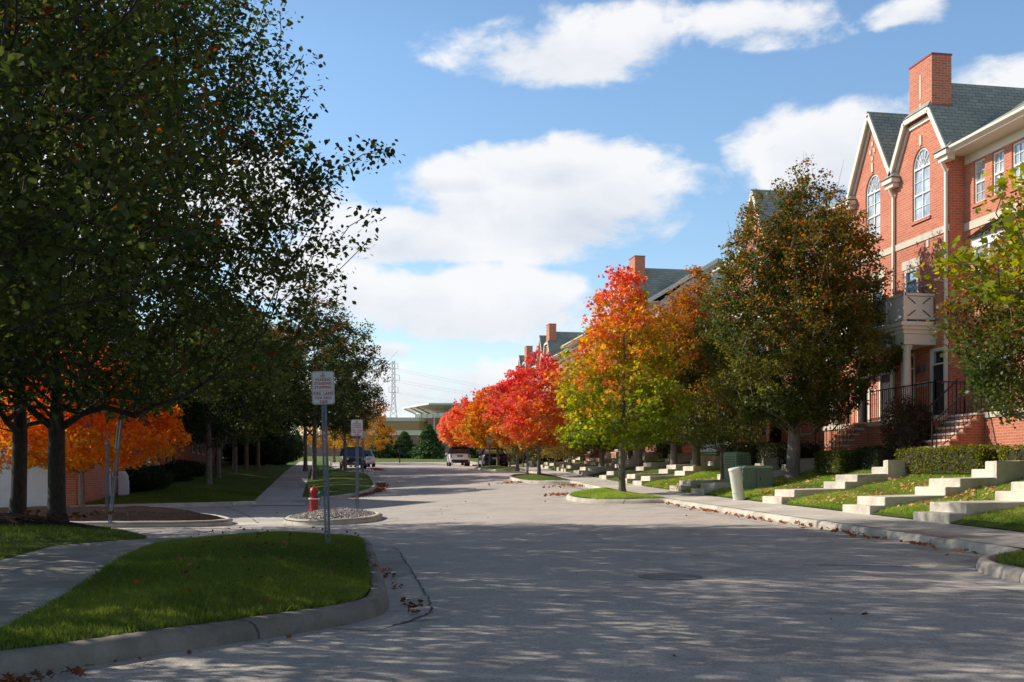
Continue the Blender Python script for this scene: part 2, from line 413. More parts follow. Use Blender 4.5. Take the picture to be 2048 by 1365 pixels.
def sheet(name, poly, hfun, mat, step=.6, dome=0., dw=1., kind='structure', rough=0.):
    bd = densify(poly, step * 1.2); b = np.array(bd)
    gx = np.arange(b[:, 0].min(), b[:, 0].max(), step); gy = np.arange(b[:, 1].min(), b[:, 1].max(), step)
    g = np.stack(np.meshgrid(gx, gy), -1).reshape(-1, 2); g = g[in_poly(g, bd)]
    if len(g): g = g[edge_dist(g, bd) > step * .35]
    pts = [Vector(p) for p in bd] + [Vector(p) for p in g]; n = len(bd)
    r = delaunay_2d_cdt(pts, [(i, (i + 1) % n) for i in range(n)], [], 0, 1e-5)
    P = np.array([tuple(v) for v in r[0]])
    tri = np.array([f for f in r[2]]); cen = P[tri].mean(1); tri = tri[in_poly(cen, bd)]
    z = hfun(P[:, 0], P[:, 1])
    if dome: z = z + dome * sm(edge_dist(P, bd) / dw)
    if rough: z = z + rough * (np.sin(P[:, 0] * 5.1 + P[:, 1] * 2.3) + np.sin(P[:, 1] * 4.3 - P[:, 0] * 1.7)) * .5 * sm(edge_dist(P, bd) / .3)
    me = bpy.data.meshes.new(name); me.from_pydata([(x, y, zz) for (x, y), zz in zip(P, z)], [], tri.tolist())
    for p in me.polygons: p.use_smooth = True
    me.materials.append(mat); me.update()
    if me.polygons[0].normal.z < 0: me.flip_normals()
    o = bpy.data.objects.new(name, me); C.objects.link(o); tag(o, kind=kind); return o
def strip(name, line, off0, off1, hfun, mat, e=.004, kind='structure'):
    """flat band along a polyline between two signed offsets (left positive)"""
    mb = MB(); L = np.array(line); t = np.gradient(L, axis=0); t /= np.maximum(np.hypot(*t.T)[:, None], 1e-9); nn = np.stack([-t[:, 1], t[:, 0]], 1)
    A = L + nn * off0; B = L + nn * off1
    for i in range(len(L) - 1):
        q = [A[i], A[i + 1], B[i + 1], B[i]]; mb.face([(p[0], p[1], float(hfun(p[0], p[1])) + e) for p in q])
    return tag(mb.build(name, mat), kind=kind)
KP = [(0, -.08), (.012, .05), (.03, .105), (.055, .132), (.10, .143), (.16, .143), (.165, -.05)]
def kerb(line, side, hfun=H, prof=KP, drop=None, step=.35, closed=False, mat='kerb'):
    """kerb along a polyline; side +1: bed lies to the left of the line"""
    ln = densify(line, step, closed)
    L = np.array(ln)
    if closed: L2 = np.concatenate([L[-1:], L, L[:1]]); t = (L2[2:] - L2[:-2])
    else: t = np.gradient(L, axis=0)
    t /= np.maximum(np.hypot(*t.T)[:, None], 1e-9); nn = np.stack([-t[:, 1], t[:, 0]], 1) * side
    rng = np.random.default_rng(len(L)); mb = MB(); rows = []
    for i in range(len(L)):
        f = 1. if drop is None else drop(L[i][0], L[i][1]); r = []
        wob = 1 + .035 * math.sin(i * 1.7) * rng.random()
        for o, z in KP if prof is None else prof:
            p = L[i] + nn[i] * o * (1 if z > 0 else 1); zz = z * f * wob if z > 0 else z
            r.append((p[0], p[1], float(hfun(L[i][0], L[i][1])) + zz))
        rows.append(r)
    k = len(rows[0])
    for r in rows: mb.v += r
    n = len(rows)
    for i in range(n if closed else n - 1):
        j = (i + 1) % n
        for a in range(k - 1): mb.f.append([i * k + a, j * k + a, j * k + a + 1, i * k + a + 1]); mb.m.append(0)
    return tag(mb.build('kerb', M[mat], smooth=True), kind='structure')

# base terrain
def ground_h(x, y): return H(x, y) + np.interp(y, [128, 134], [-.08, .12])
gx = np.concatenate([np.linspace(-420, -45, 12), np.linspace(-40, 40, 33), np.linspace(45, 480, 12)])
gy = np.concatenate([np.linspace(-60, 200, 80), np.linspace(215, 700, 18)])
mb = MB()
for j in range(len(gy)):
    for i in range(len(gx)): mb.v.append((gx[i], gy[j], float(ground_h(gx[i], gy[j]))))
for j in range(len(gy) - 1):
    for i in range(len(gx) - 1):
        a = j * len(gx) + i; mb.f.append([a, a + 1, a + 1 + len(gx), a + len(gx)]); mb.m.append(0)
tag(mb.build('ground', M['field'], smooth=True), kind='structure')
sheet('road', [(-45, -14), (40, -14), (40, 133), (-45, 133)], lambda x, y: H(x, y), M['asphalt'], 1.6)

# --- near left bed
nl = smooth_line([(-14, -1.5), (-8, 1.2), (-4, 4.45), (-1.78, 6.51), (-.8, 7.45), (.1, 8.27), (.52, 8.85), (.62, 9.7), (.69, 11.65), (.79, 15.6), (.83, 17.2), (.62, 18.25), (-.1, 18.75), (-1.0, 18.72), (-1.9, 18.3)], it=2)
kerb(nl, 1, drop=lambda x, y: float(np.interp(x, [-2.4, -1.2], [.15, 1.])) if y > 17.5 else 1., mat='kerb_shaded')
strip('gutter', smooth_line([(.10, 8.25), (.56, 9.0), (.62, 9.7), (.69, 11.65), (.79, 15.6), (.83, 17.25)]), 0, -.36, H, M['gutter'])
def bedh(x, y): return H(x, y) + .139
near_lawn = [(-2.12, 6.45), (-1.75, 6.75), (-.8, 7.68), (0, 8.43), (.33, 8.85), (.44, 9.7), (.52, 11.65), (.62, 15.6), (.66, 17.2), (.47, 18.1), (-.15, 18.56), (-1.0, 18.52), (-1.55, 18.2), (-2.1, 17.4), (-2.42, 16.2), (-2.3, 12.8), (-2.13, 10), (-2.07, 7.5)]
near_lawn = smooth_line(near_lawn, True, 1)
sheet('lawn', near_lawn, bedh, M['grass'], .3, .09, 1.2)
sheet('sidewalk', [(-6, 3.2), (-4.2, 4.5), (-1.95, 6.55), (-2.0, 10), (-2.15, 12.8), (-2.2, 16), (-1.5, 18.4), (-2.7, 18.25), (-3.85, 16.6), (-3.85, 6), (-6.5, 4)], lambda x, y: H(x, y) + .134, M['walk_shaded'], .5)
left_lawn = [(-3.75, 5.8), (-3.75, 13.5), (-3.78, 16.4), (-3.2, 17.7), (-2.75, 18.1), (-2.9, 19), (-3.4, 20.4), (-4.1, 22.1), (-5.2, 23.4), (-7.2, 24.4), (-12, 25.1), (-40, 26), (-40, 3), (-10, 2), (-6.5, 4.2)]
sheet('lawn', left_lawn, bedh, M['grass'], .7, .12, 1.5)
kerb(smooth_line([(-2.0, 18.35), (-2.65, 18.1), (-2.75, 19), (-3.25, 20.5), (-4.0, 22.3), (-5.1, 23.6), (-7.2, 24.6), (-12, 25.3), (-40, 26.2)]), 1, drop=lambda x, y: float(np.interp(x, [-2.9, -2.5], [1, .1])))
sheet('mulch_bed', smooth_line([(-4.15, 22.0), (-3.75, 21), (-4.2, 19.9), (-5.2, 19.3), (-6.6, 19.1), (-9, 19.6), (-12, 21), (-16, 22.5), (-12, 25), (-7.2, 24.35), (-5.3, 23.2)], True), lambda x, y: bedh(x, y) + .03, M['mulch'], .3, .26, 1.4, rough=.03)

# --- islands in the mouth of the side street
isl1 = smooth_line([(-8.5, 25.9), (-6.5, 25.35), (-4.49, 25.14), (-2.5, 25.0), (-1.98, 26.24), (-2.2, 27.8), (-3, 30.6), (-4.4, 31.9), (-7, 32.2), (-9.6, 31.2), (-9.8, 28)], True)
kerb(isl1, 1, closed=True); sheet('mulch_bed', isl1, lambda x, y: H(x, y) + .10, M['mulch'], .3, .22, 1.3, rough=.04)
isl2 = smooth_line([(-.96, 26.9), (-.5, 25.5), (.46, 25.29), (1.25, 26.0), (1.66, 28.1), (1.6, 29.7), (1.1, 30.6), (0.1, 31.0), (-.75, 29.6)], True)
kerb(isl2, 1, closed=True); sheet('stone_bed', isl2, lambda x, y: H(x, y) + .10, M['stones'], .25, .14, .9, rough=.03)
strip('gutter', smooth_line([(-.5, 25.45), (.46, 25.29), (1.25, 26.0), (1.66, 28.1), (1.6, 29.7)]), 0, -.42, H, M['gutter'])
sheet('driveway', [(-14.2, 32.6), (-8.1, 32.6), (-8.0, 37.2), (-14.2, 37.2)], lambda x, y: H(x, y) + .02, M['drive'], .8)
def seam(name, pts, w=.018, hf=H):
    ln = densify(smooth_line(pts), .12, False); rr = random.Random(len(ln)); ln = [(x + rr.gauss(0, .008), y + rr.gauss(0, .012)) for x, y in ln]
    L = np.array(ln); t = np.gradient(L, axis=0); t /= np.hypot(*t.T)[:, None]; nn = np.stack([-t[:, 1], t[:, 0]], 1); m = MB()
    for i in range(len(L) - 1):
        w0 = w * (.5 + rr.random()); a, b = L[i], L[i + 1]; q = [a - nn[i] * w0 / 2, b - nn[i + 1] * w0 / 2, b + nn[i + 1] * w0 / 2, a + nn[i] * w0 / 2]; m.face([(p[0], p[1], float(hf(p[0], p[1])) + .008) for p in q])
    tag(m.build(name, M['tar']), kind='structure')
seam('road_seam', [(.55, 8.3), (.93, 8.95), (.98, 9.7), (1.05, 11.65), (1.15, 15.6), (1.2, 17.0), (.86, 17.5)], .018)
seam('road_seam', [(.62, 8.5), (.98, 8.62)], .02)
seam('road_seam', [(-3.5, 27), (-2.4, 22.6), (-1.2, 20.2), (-.4, 19.0)], .03); seam('road_seam', [(-3.2, 38), (-2.0, 31.8), (-1.5, 27)], .03)
seam('road_seam', [(6.1, 12.9), (7.4, 12.4)], .05)
sheet('crossing', [(-2.1, 24.6), (-.8, 24.6), (-.9, 38.9), (-2.2, 38.9)], lambda x, y: H(x, y) + .006, M['walk'], .8)

# --- far left lawn, sidewalk and the two planted bump-outs
sheet('lawn', [(-7.7, 36.55), (-6.3, 37.45), (-4.05, 38.45), (-2.35, 39.9), (-2.35, 60), (-2.35, 110), (-2.3, 128), (-40, 128), (-40, 45), (-7.72, 45)], bedh, M['grass'], 1.2, .25, 3.)
kerb(smooth_line([(-7.85, 36.2), (-6.3, 37.2), (-4.05, 38.2), (-2.25, 39.6)]), 1)
sheet('sidewalk', [(-2.4, 38.6), (-.5, 38.6), (-.6, 128), (-2.4, 128)], lambda x, y: H(x, y) + np.interp(y, [39.6, 41], [.02, .134]), M['walk'], 1.2)
b1 = smooth_line([(-.6, 42.2), (.19, 42.45), (1.25, 43.3), (2.24, 46.6), (2.7, 51.3), (2.9, 60), (3.1, 69), (2.4, 72.5), (.6, 73.5)])
sheet('lawn', [(-.68, 42.6)] + [(x - .17, y + .05) for x, y in b1[1:]] + [(-.68, 73.5)], bedh, M['grass'], .7, .12, 1.2)
kerb(b1, 1); strip('gutter', b1, 0, -.5, H, M['gutter'])
kerb([(.6, 73.4), (.7, 76.5)], 1)
b2 = smooth_line([(.7, 76.4), (2.6, 76.8), (3.6, 78.2), (3.7, 80.5), (2.6, 82.3), (.9, 83), (1.2, 128)])
sheet('lawn', [(-.68, 73.4), (.5, 73.4)] + [(x - .17, y) for x, y in b2] + [(-.68, 128)], bedh, M['grass'], 1.2, .06, 1.)
kerb(b2, 1); strip('gutter', b2, 0, -.5, H, M['gutter'])

# --- right side
rk = [(7.3, -14), (7.3, 9.8), (7.35, 10.3), (7.65, 11.6), (8.2, 12.4), (8.9, 12.85), (9.3, 13.3)]
rk = smooth_line(rk, it=2) + [(kerb_x(y), y) for y in (13.9, 15, 17, 19, 22, 26, 29, 30.6)]
i1 = smooth_line([(10.1, 30.75), (9.2, 31.0), (8.4, 31.65), (7.95, 32.6), (7.95, 34.6), (8.5, 36.6), (9.6, 38.2), (10.4, 39)])
i2 = smooth_line([(10.9, 46.2), (9.6, 46.7), (9.15, 48), (9.05, 50), (9.3, 53.5), (10.2, 56.3), (11.7, 57.2)])
i3 = smooth_line([(12.6, 66.2), (11.4, 67), (10.7, 69), (10.4, 73), (10.9, 77), (13.5, 78.6)])
full = rk + i1 + [(kerb_x(y), y) for y in (40, 43, 46)] + i2 + [(kerb_x(y), y) for y in (58, 62, 65.8)] + i3 + [(kerb_x(y), y) for y in (80, 90, 103)] + smooth_line([(15.0, 110), (15.0, 122), (16.5, 127), (22, 129.5), (45, 130)])
kerb(full, -1)
strip('gutter', full, 0, .46, H, M['gutter'])
# filler beds behind the kerb line
sheet('sidewalk', [(kerb_x(y) + .14, y) for y in (-14, 5, 12.9, 22, 30, 38, 48, 60, 70, 80, 103, 126)] + [(kerb_x(y) + 1.62, y) for y in (126, 103, 80, 70, 60, 48, 38, 30, 22, 13, 5, -14)], lambda x, y: H(x, y) + .141 + .04 * (x - np.interp(y, WY, WX)), M['walk'], .8)
def iso(poly, name='lawn', dome=.1): return sheet(name, poly, lambda x, y: H(x, y) + .142, M['grass'], .45, dome, 1.)
iso([(7.5, -14), (7.5, 9.8), (7.55, 10.4), (7.85, 11.5), (8.4, 12.2), (9.0, 12.6), (9.45, 12.9), (9.5, -14)])
iso([(x + .17, y + (.17 if y < 33 else -.1)) for x, y in i1] + [(10.45, 38.6), (10.2, 31.1)])
iso([(x + .17, y + (.17 if y < 48 else -.1)) for x, y in i2] + [(11.5, 56.9), (11.05, 46.6)])
iso([(x + .17, y + (.17 if y < 70 else -.1)) for x, y in i3] + [(13.6, 78.2), (12.75, 66.6)])
lw = [(kerb_x(y) + 1.56, y) for y in (-14, 5, 13, 17, 22, 26, 30, 34, 38, 43, 48, 54, 60, 70, 80, 92, 103, 116, 127)]
sheet('lawn', lw + [(45, 129), (45, -14)], HLawn, M['grass'], .9, 0)

# ---------------------------------------------------------------- foliage
def unit(v): return v / np.maximum(np.linalg.norm(v, axis=-1, keepdims=True), 1e-9)
LEAF = {
 'rhomb': [(0, 0), (.34, .5), (0, 1), (-.34, .5)],
 'pear': [(0, 0), (.30, .28), (.30, .58), (0, 1), (-.30, .58), (-.30, .28)],
 'maple': [(0, 0), (.42, .12), (.30, .42), (.52, .72), (.16, .68), (0, 1.05), (-.16, .68), (-.52, .72), (-.30, .42), (-.42, .12)],
 'needle': [(-.10, 0), (.10, 0), (.05, 1), (-.05, 1)],
 'blade': [(-.06, 0), (.06, 0), (0, 1)],
}
def leaves(name, P, size, tint, mat, shape='rhomb', rng=None, parent=None, flat=.35, droop=0., stretch=1., dirs=None):
    n = len(P); rng = rng or np.random.default_rng(1)
    nrm = rng.normal(size=(n, 3)); nrm[:, 2] = np.abs(nrm[:, 2]) + flat; nrm = unit(nrm)
    d = rng.normal(size=(n, 3)) if dirs is None else dirs + rng.normal(size=(n, 3)) * .35
    d[:, 2] -= droop; d = unit(d - nrm * np.sum(d * nrm, 1, keepdims=True)); w = np.cross(nrm, d)
    s = (size * rng.uniform(.5, 1.35, n))[:, None]
    sh = LEAF[shape]; out = np.zeros((n, len(sh), 3))
    for i, (a, b) in enumerate(sh):
        fold = abs(a) * .35
        out[:, i] = P + w * (a * s) + d * ((b * stretch - .15) * s) + nrm * (fold * s)
    return np_mesh(name, out.reshape(-1, 3), len(sh), mat, np.clip(tint, 0, 1), parent)

def lump(th, f, ph):
    return (np.sin(th * 2 + ph[0]) * .5 + np.sin(th * 3 - f * 6 + ph[1]) * .5 + np.sin(th * 5 + f * 11 + ph[2]) * .4 + np.sin(f * 17 + th + ph[3]) * .4) / 1.8

def tree(name, label, cat, loc, height, z0, radius, env, trunk_r, ncl, per, lsize, tint, bark, leafmat, shape='rhomb', seed=1, spread=.32,
         group=None, lumps=.2, flat=.35, droop=.2, ascend=.5, lean=(0, 0), trunk_top=.82, multi=0, fill=.62, wander=.12, bare=0, thin=.35, extra=None):
    """env: list of (fraction of crown height, radius fraction)"""
    rng = np.random.default_rng(seed); root = empty(name, loc, label, cat, group)
    ph = rng.uniform(0, 6.28, 6); ef, er = zip(*env)
    ch = height - z0; pts = []
    while len(pts) < ncl:
        f = rng.random(ncl * 4); th = rng.random(ncl * 4) * 6.283; e = np.interp(f, ef, er)
        keep = rng.random(len(f)) < (e / max(er)) ** 1.6 + .04
        f, th, e = f[keep], th[keep], e[keep]
        lm = lump(th, f, ph); r = radius * e * (1 + lumps * lm) * rng.random(len(f)) ** (1 - fill)
        gate = np.sin(th * 4 + f * 9 + ph[4]) * np.sin(f * 14 - th * 2 + ph[5]) + rng.normal(size=len(f)) * .5 > -thin * 2
        f, th, r = f[gate], th[gate], r[gate]
        zz = z0 + f * ch * (1 + .06 * np.sin(th * 3 + ph[2]))
        pts += list(zip(r * np.cos(th) + lean[0] * zz, r * np.sin(th) + lean[1] * zz, zz))
    P = np.array(pts[:ncl])
    if extra is not None:
        P = np.concatenate([P, np.array(extra)])
    # trunk nodes
    nodes = []; par = []; ntr = 12; top = z0 + ch * trunk_top
    for i in range(ntr + 1):
        t = i / ntr; z = top * t
        nodes.append((lean[0] * z + wander * math.sin(t * 5 + ph[0]) * t, lean[1] * z + wander * math.cos(t * 4 + ph[1]) * t, z)); par.append(i - 1)
    first = next(i for i in range(ntr + 1) if nodes[i][2] > z0 * .72)
    axis = np.hypot(P[:, 0] - lean[0] * P[:, 2], P[:, 1] - lean[1] * P[:, 2]); order = np.argsort(axis + rng.random(len(P)) * .3)
    A = np.array(nodes); PL = [0.] * len(nodes)
    for k in range(1, len(nodes)): PL[k] = 0
    arr = np.zeros((len(nodes) + 3 * len(P), 3)); arr[:len(nodes)] = A; plen = np.zeros(len(arr)); n = len(nodes)
    plen[:n] = A[:, 2] * .35
    seg_dir = np.zeros((len(P), 3))
    for k in order:
        p = P[k]; d = arr[first:n] - p; dist = np.linalg.norm(d, axis=1); hor = np.hypot(d[:, 0], d[:, 1])
        cost = dist + .28 * plen[first:n] + 2.2 * np.maximum(0, d[:, 2] + ascend * hor)
        j = int(np.argmin(cost)) + first; q = arr[j].copy(); L = dist[j - first]; prev = j
        nm = 2 if L > 1.3 else 1 if L > .5 else 0
        for m in range(nm):
            t = (m + 1) / (nm + 1); mid = q + (p - q) * t + rng.normal(size=3) * L * .06; mid[2] += L * .07 * math.sin(t * 3.14) * (-1 if ascend > .3 else 1)
            arr[n] = mid; plen[n] = plen[prev] + L / (nm + 1); par.append(prev); prev = n; n += 1
        arr[n] = p; plen[n] = plen[prev] + L / (nm + 1); par.append(prev); seg_dir[k] = p - arr[prev]; n += 1
    cnt = np.zeros(n)
    for i in range(n - 1, 0, -1):
        cnt[i] += 1
        if par[i] >= 0: cnt[par[i]] += cnt[i]
    rad = trunk_r * np.power(np.maximum(cnt, 1) / cnt[first], .5) * .9
    rad[:first + 1] = [trunk_r * (1 + .12 * (1 - i / first)) for i in range(first + 1)]
    rad = np.maximum(rad, trunk_r * .045 + .003)
    mb = MB()
    # flared foot
    for i in range(1, n):
        a = arr[par[i]]; b = arr[i]; ra = rad[par[i]] if i <= ntr else min(rad[par[i]], rad[i] * 1.35); rb = rad[i]
        if np.linalg.norm(b - a) < 1e-3: continue
        k = 12 if rb > .09 else 7 if rb > .03 else 4 if rb > .012 else 3
        mb.tube(a, b, ra, rb, k, cap=False)
    ft = [(trunk_r * 1.75, -.12), (trunk_r * 1.45, .04), (trunk_r * 1.2, .16), (trunk_r * 1.12, .4)]
    mb.lathe(ft, 14, cap=False)
    # bare twigs sticking out of the crown
    for _ in range(bare):
        i = rng.integers(ntr + 1, n); a = arr[i]; d = unit(np.array([a[0], a[1], abs(a[2] - z0) + 1.5]) + rng.normal(size=3) * .7); mb.tube(a, a + d * rng.uniform(.4, 1.0), .008, .003, 3, cap=False)
    mb.build('trunk', bark, root, smooth=True, fixn=False)
    # leaves
    cid = np.repeat(np.arange(len(P)), per); n2 = len(cid)
    t = rng.random(n2)[:, None] ** .8
    sp = spread * (1 + .5 * rng.random(len(P)))[cid][:, None]
    off = unit(rng.normal(size=(n2, 3))) * (rng.random((n2, 1)) ** .5) * sp * np.array([1, 1, .7])
    Q = P[cid] - seg_dir[cid] * (1 - t) * .55 + off
    Q[:, 2] = np.maximum(Q[:, 2], z0 * .55)
    T = tint(Q, cid, rng, dict(z0=z0, h=height, r=radius, P=P))
    leaves('crown', Q, lsize, T, leafmat, shape, rng, root, flat, droop)
    return root

def mixrgb(a, b, t): return np.array(a)[None] * (1 - t[:, None]) + np.array(b)[None] * t[:, None]
def jit(c, rng, s=.22): return c * rng.uniform(1 - s, 1 + s, (len(c), 1)) * rng.uniform(1 - s * .3, 1 + s * .3, c.shape)
def vnoise(P, s, seed=0):
    r = np.random.default_rng(seed); v = np.zeros(len(P))
    for _ in range(5):
        k = r.normal(size=3) * s; v += np.sin(P @ k + r.uniform(0, 6.28))
    return v / 3.2
def tint_pear(red=.12, seed=0):
    def f(Q, cid, rng, g):
        c = mixrgb((.028, .048, .015), (.105, .125, .032), np.clip(.5 + .5 * vnoise(Q, .9, seed) + rng.normal(size=len(Q)) * .3, 0, 1))
        k = rng.random(len(Q)); ed = vnoise(Q, .6, seed + 5) + (Q[:, 2] - g['z0']) / (g['h'] - g['z0']) - .4
        rd = (k < red * np.clip(ed * 1.6, .03, 4)); c[rd] = mixrgb((.16, .03, .02), (.30, .12, .03), rng.random(rd.sum()))
        return jit(c, rng)
    return f
def tint_horn(orange, seed=0):
    def f(Q, cid, rng, g):
        h = (Q[:, 2] - g['z0']) / (g['h'] - g['z0']); rr = np.hypot(Q[:, 0], Q[:, 1]) / g['r']
        t = np.clip((h - .52) * 1.7 + .40 * vnoise(Q, 1.2, seed) + .2 * rr + orange, 0, 1)
        c = mixrgb((.05, .085, .02), (.17, .16, .03), np.clip(.5 + .5 * vnoise(Q, 2., seed + 1), 0, 1))
        o = mixrgb((.50, .22, .04), (.30, .11, .03), rng.random(len(Q)))
        k = rng.random(len(Q)) < t; c[k] = o[k]; return jit(c, rng, .3)
    return f
def tint_stops(stops, seed=0, amp=.25, side=0., jj=.2):
    """stops over crown height, jittered by noise; side pushes the -X side upward in the ramp"""
    p = [s[0] for s in stops]; col = np.array([s[1] for s in stops])
    def f(Q, cid, rng, g):
        h = (Q[:, 2] - g['z0']) / (g['h'] - g['z0']) + amp * vnoise(Q, 1.1, seed) + rng.normal(size=len(Q)) * .09 - side * Q[:, 0] / g['r']
        h = h + .10 * rng.normal(size=len(g['P']))[cid]
        c = np.stack([np.interp(h, p, col[:, i]) for i in range(3)], 1); return jit(c, rng, jj)
    return f
OVAL = [(0, .45), (.12, .8), (.35, 1), (.6, .92), (.82, .6), (1, .12)]
PEAR = [(0, .55), (.1, .88), (.3, 1), (.6, .93), (.85, .62), (1, .2)]
TOPPY = [(0, .6), (.1, .9), (.3, 1), (.65, .98), (.85, .84), (1, .4)]
PYR = [(0, .55), (.12, .9), (.28, 1), (.5, .82), (.72, .5), (.88, .27), (1, .07)]
ROUND = [(0, .5), (.2, .9), (.45, 1), (.7, .85), (.9, .5), (1, .15)]
def gz(x, y, lawn=.15): return float(H(x, y)) + lawn

# ---------------------------------------------------------------- the trees
# two dark pears on the near left mulch bed and their neighbours along the same walk
row = 'callery pear trees along the left walk'
_x, _y = at(775, 20.0); limb = []
_r = np.random.default_rng(4)
for _t in np.linspace(.35, 1.0, 16):
    for _k in range(3 if _t < .8 else 1): limb.append(np.array([(_x + 4.95) * _t, (_y - 21.75) * _t, 3.9 + 2.9 * _t + .25 * math.sin(_t * 9)]) + _r.normal(size=3) * .22 * (1.4 - _t))
_x, _y = at(700, 21)
for _t in np.linspace(.6, 1.0, 8): limb.append(np.array([(_x + 4.95) * _t, (_y - 21.75) * _t, 3.2 + 2.2 * _t]) + _r.normal(size=3) * .2)
tree('pear_tree', 'dark pear tree on the mulch mound beside the leaning street sign post', 'tree', (-4.95, 21.75, gz(-4.95, 21.75, .3)), 12.0, 2.2, 5.1, TOPPY, .15, 1350, 38, .115, tint_pear(.06, 3), M['bark_dark'], M['leaf'], 'pear', 11, .36, row, .28, ascend=.9, lean=(-.01, 0), thin=.4, extra=limb)
tree('pear_tree', 'dark pear tree on the mulch mound, leftmost trunk in front of the white garage door', 'tree', (-6.15, 23.7, gz(-6.15, 23.7, .3)), 12.2, 2.2, 5.0, TOPPY, .145, 1200, 38, .115, tint_pear(.06, 4), M['bark_dark'], M['leaf'], 'pear', 12, .36, row, .25, ascend=.9, lean=(.012, 0), thin=.45)
tree('pear_tree', 'pear tree with boughs reaching over the near sidewalk at the left edge', 'tree', (-5.9, 15.2, gz(-5.9, 15.2, .2)), 10.2, 2.4, 4.9, PEAR, .16, 1050, 38, .11, tint_pear(.07, 5), M['bark_dark'], M['leaf'], 'pear', 13, .36, row, .28, ascend=.7, thin=.4)
tree('pear_tree', 'nearest pear tree with large leaves overhanging the top left of the street', 'tree', (-5.6, 9.7, gz(-5.6, 9.7, .2)), 9.9, 2.2, 4.8, PEAR, .16, 950, 42, .10, tint_pear(.03, 6), M['bark_dark'], M['leaf'], 'pear', 14, .36, row, .28, ascend=.4, thin=.35)
tree('pear_tree', 'pear tree behind the photographer shading the near roadway', 'tree', (-8.5, 4.6, gz(-8.5, 4.6, .2)), 10.5, 2.8, 4.4, PEAR, .16, 420, 50, .13, tint_pear(.10, 7), M['bark_dark'], M['leaf'], 'rhomb', 15, .4, row, .28, ascend=.4, thin=.3)
_p = [o for o in C.objects if o.name.startswith('pear_tree')][-1]
for _x, _y, _a, _l in ((-9.5, -3, 1., 'unseen pear tree added behind the viewer on the left to block sky light'), (-10, -12, 2., 'unseen pear tree added farther behind the viewer on the left to block sky light'), (13.5, 1.5, 3., 'unseen pear tree added beside the viewer on the right to block sky light'), (13, -9, 4., 'unseen pear tree added behind the viewer on the right to block sky light'), (-11, 18.3, 0., 'unseen second row pear tree added left of the frame to deepen road shade')):
    dup(_p, (_x, _y, gz(_x, _y, .2)), _a, _l, None, row)  # unseen copies added to block sky light and deepen shade on the road
# the row further along the left sidewalk
far = 'pear trees along the far left sidewalk'
fr = [(-4.9, 49.8, 8.6, 3.3, 'light leaved pear tree standing first beyond the side street'), (-5.2, 57.5, 9.6, 3.6, 'pear tree second beyond the side street, half behind the light leaved one'),
      (-5.0, 66, 10.2, 3.9, 'pear tree third along the far left lawn, in deep shade'), (-4.9, 74.5, 10.4, 4.0, 'pear tree fourth along the far left lawn, in deep shade'),
      (-4.6, 83, 10.6, 4.0, 'pear tree fifth along the far left lawn near the dark shrubs'), (-5.2, 93, 11, 4.2, 'tall pear tree at the end of the far left lawn')]
for i, (x, y, h, r, lb) in enumerate(fr):
    if i < 2:
        t0 = tree('pear_tree', lb, 'tree', (x, y, gz(x, y, .3)), h, 1.9 if i == 0 else 2.3, r, PEAR, .13, 560, 52, .14, tint_pear(.02 if i == 0 else .08, 20 + i) , M['bark_grey'], M['leaf'], 'rhomb', 30 + i, .36, far, .2, ascend=.5)
    else:
        dup(t0, (x, y, gz(x, y, .3)), i * 1.9, lb, (r / 3.6, r / 3.6, h / 9.6))
tp = tree('street_tree', 'reddish green pear tree on the planted kerb extension past the hydrant', 'tree', (1.55, 70.2, gz(1.55, 70.2, .2)), 9.3, 2.7, 2.8, OVAL, .09, 400, 40, .13, tint_pear(.35, 41), M['bark_grey'], M['leaf'], 'rhomb', 41, .3, 'street trees on the left kerb extensions', .3, ascend=.7, thin=.5, bare=30)
dup(tp, (2.0, 84.9, gz(2, 84.9, .2)), 2.2, 'slim pear tree beside the parked dark minivan', (.8, .8, .85))
dup(tp, (-.3, 60, gz(-.3, 60, .2)), 4.2, 'dark pear tree whose crown meets the near pears above the far sidewalk', (1.35, 1.35, 1.12))
dup(tp, (-1.0, 77, gz(-1, 77, .2)), 1.1, 'dense pear tree leaning over the far left sidewalk', (1.5, 1.5, 1.15))
_x, _y = at(722, 114)
ty = tree('yellow_tree', 'yellow and orange tree behind the parked dark minivan', 'tree', (_x, _y, gz(_x, _y, .2)), 7.0, 1.2, 3.6, ROUND, .12, 260, 34, .18, tint_stops([(0, (.42, .22, .02)), (.5, (.5, .24, .02)), (1, (.34, .10, .02))], 5), M['bark_grey'], M['leaf_bright'], 'rhomb', 51, .4, None, .2)
_x, _y = at(668, 124); dup(ty, (_x, _y, gz(_x, _y, .2)), 2., 'larger yellow orange tree far down the left side', 1.2)
# orange maple in front of the garage
x, y = at(165, 33.2)
tree('maple_tree', 'blazing orange maple in front of the white garage door', 'tree', (x, y, gz(x, y, .1)), 4.9, 1.35, 2.8, [(0, .75), (.2, 1), (.5, .95), (.75, .7), (1, .25)], .065, 420, 60, .115,
     tint_stops([(-.2, (.62, .36, .02)), (.15, (.74, .26, .015)), (.6, (.76, .17, .02)), (1.1, (.78, .11, .03))], 8, .22, .0, .16), M['bark_grey'], M['leaf_bright'], 'maple', 61, .34, None, .15, fill=.7, thin=.7, ascend=.2)
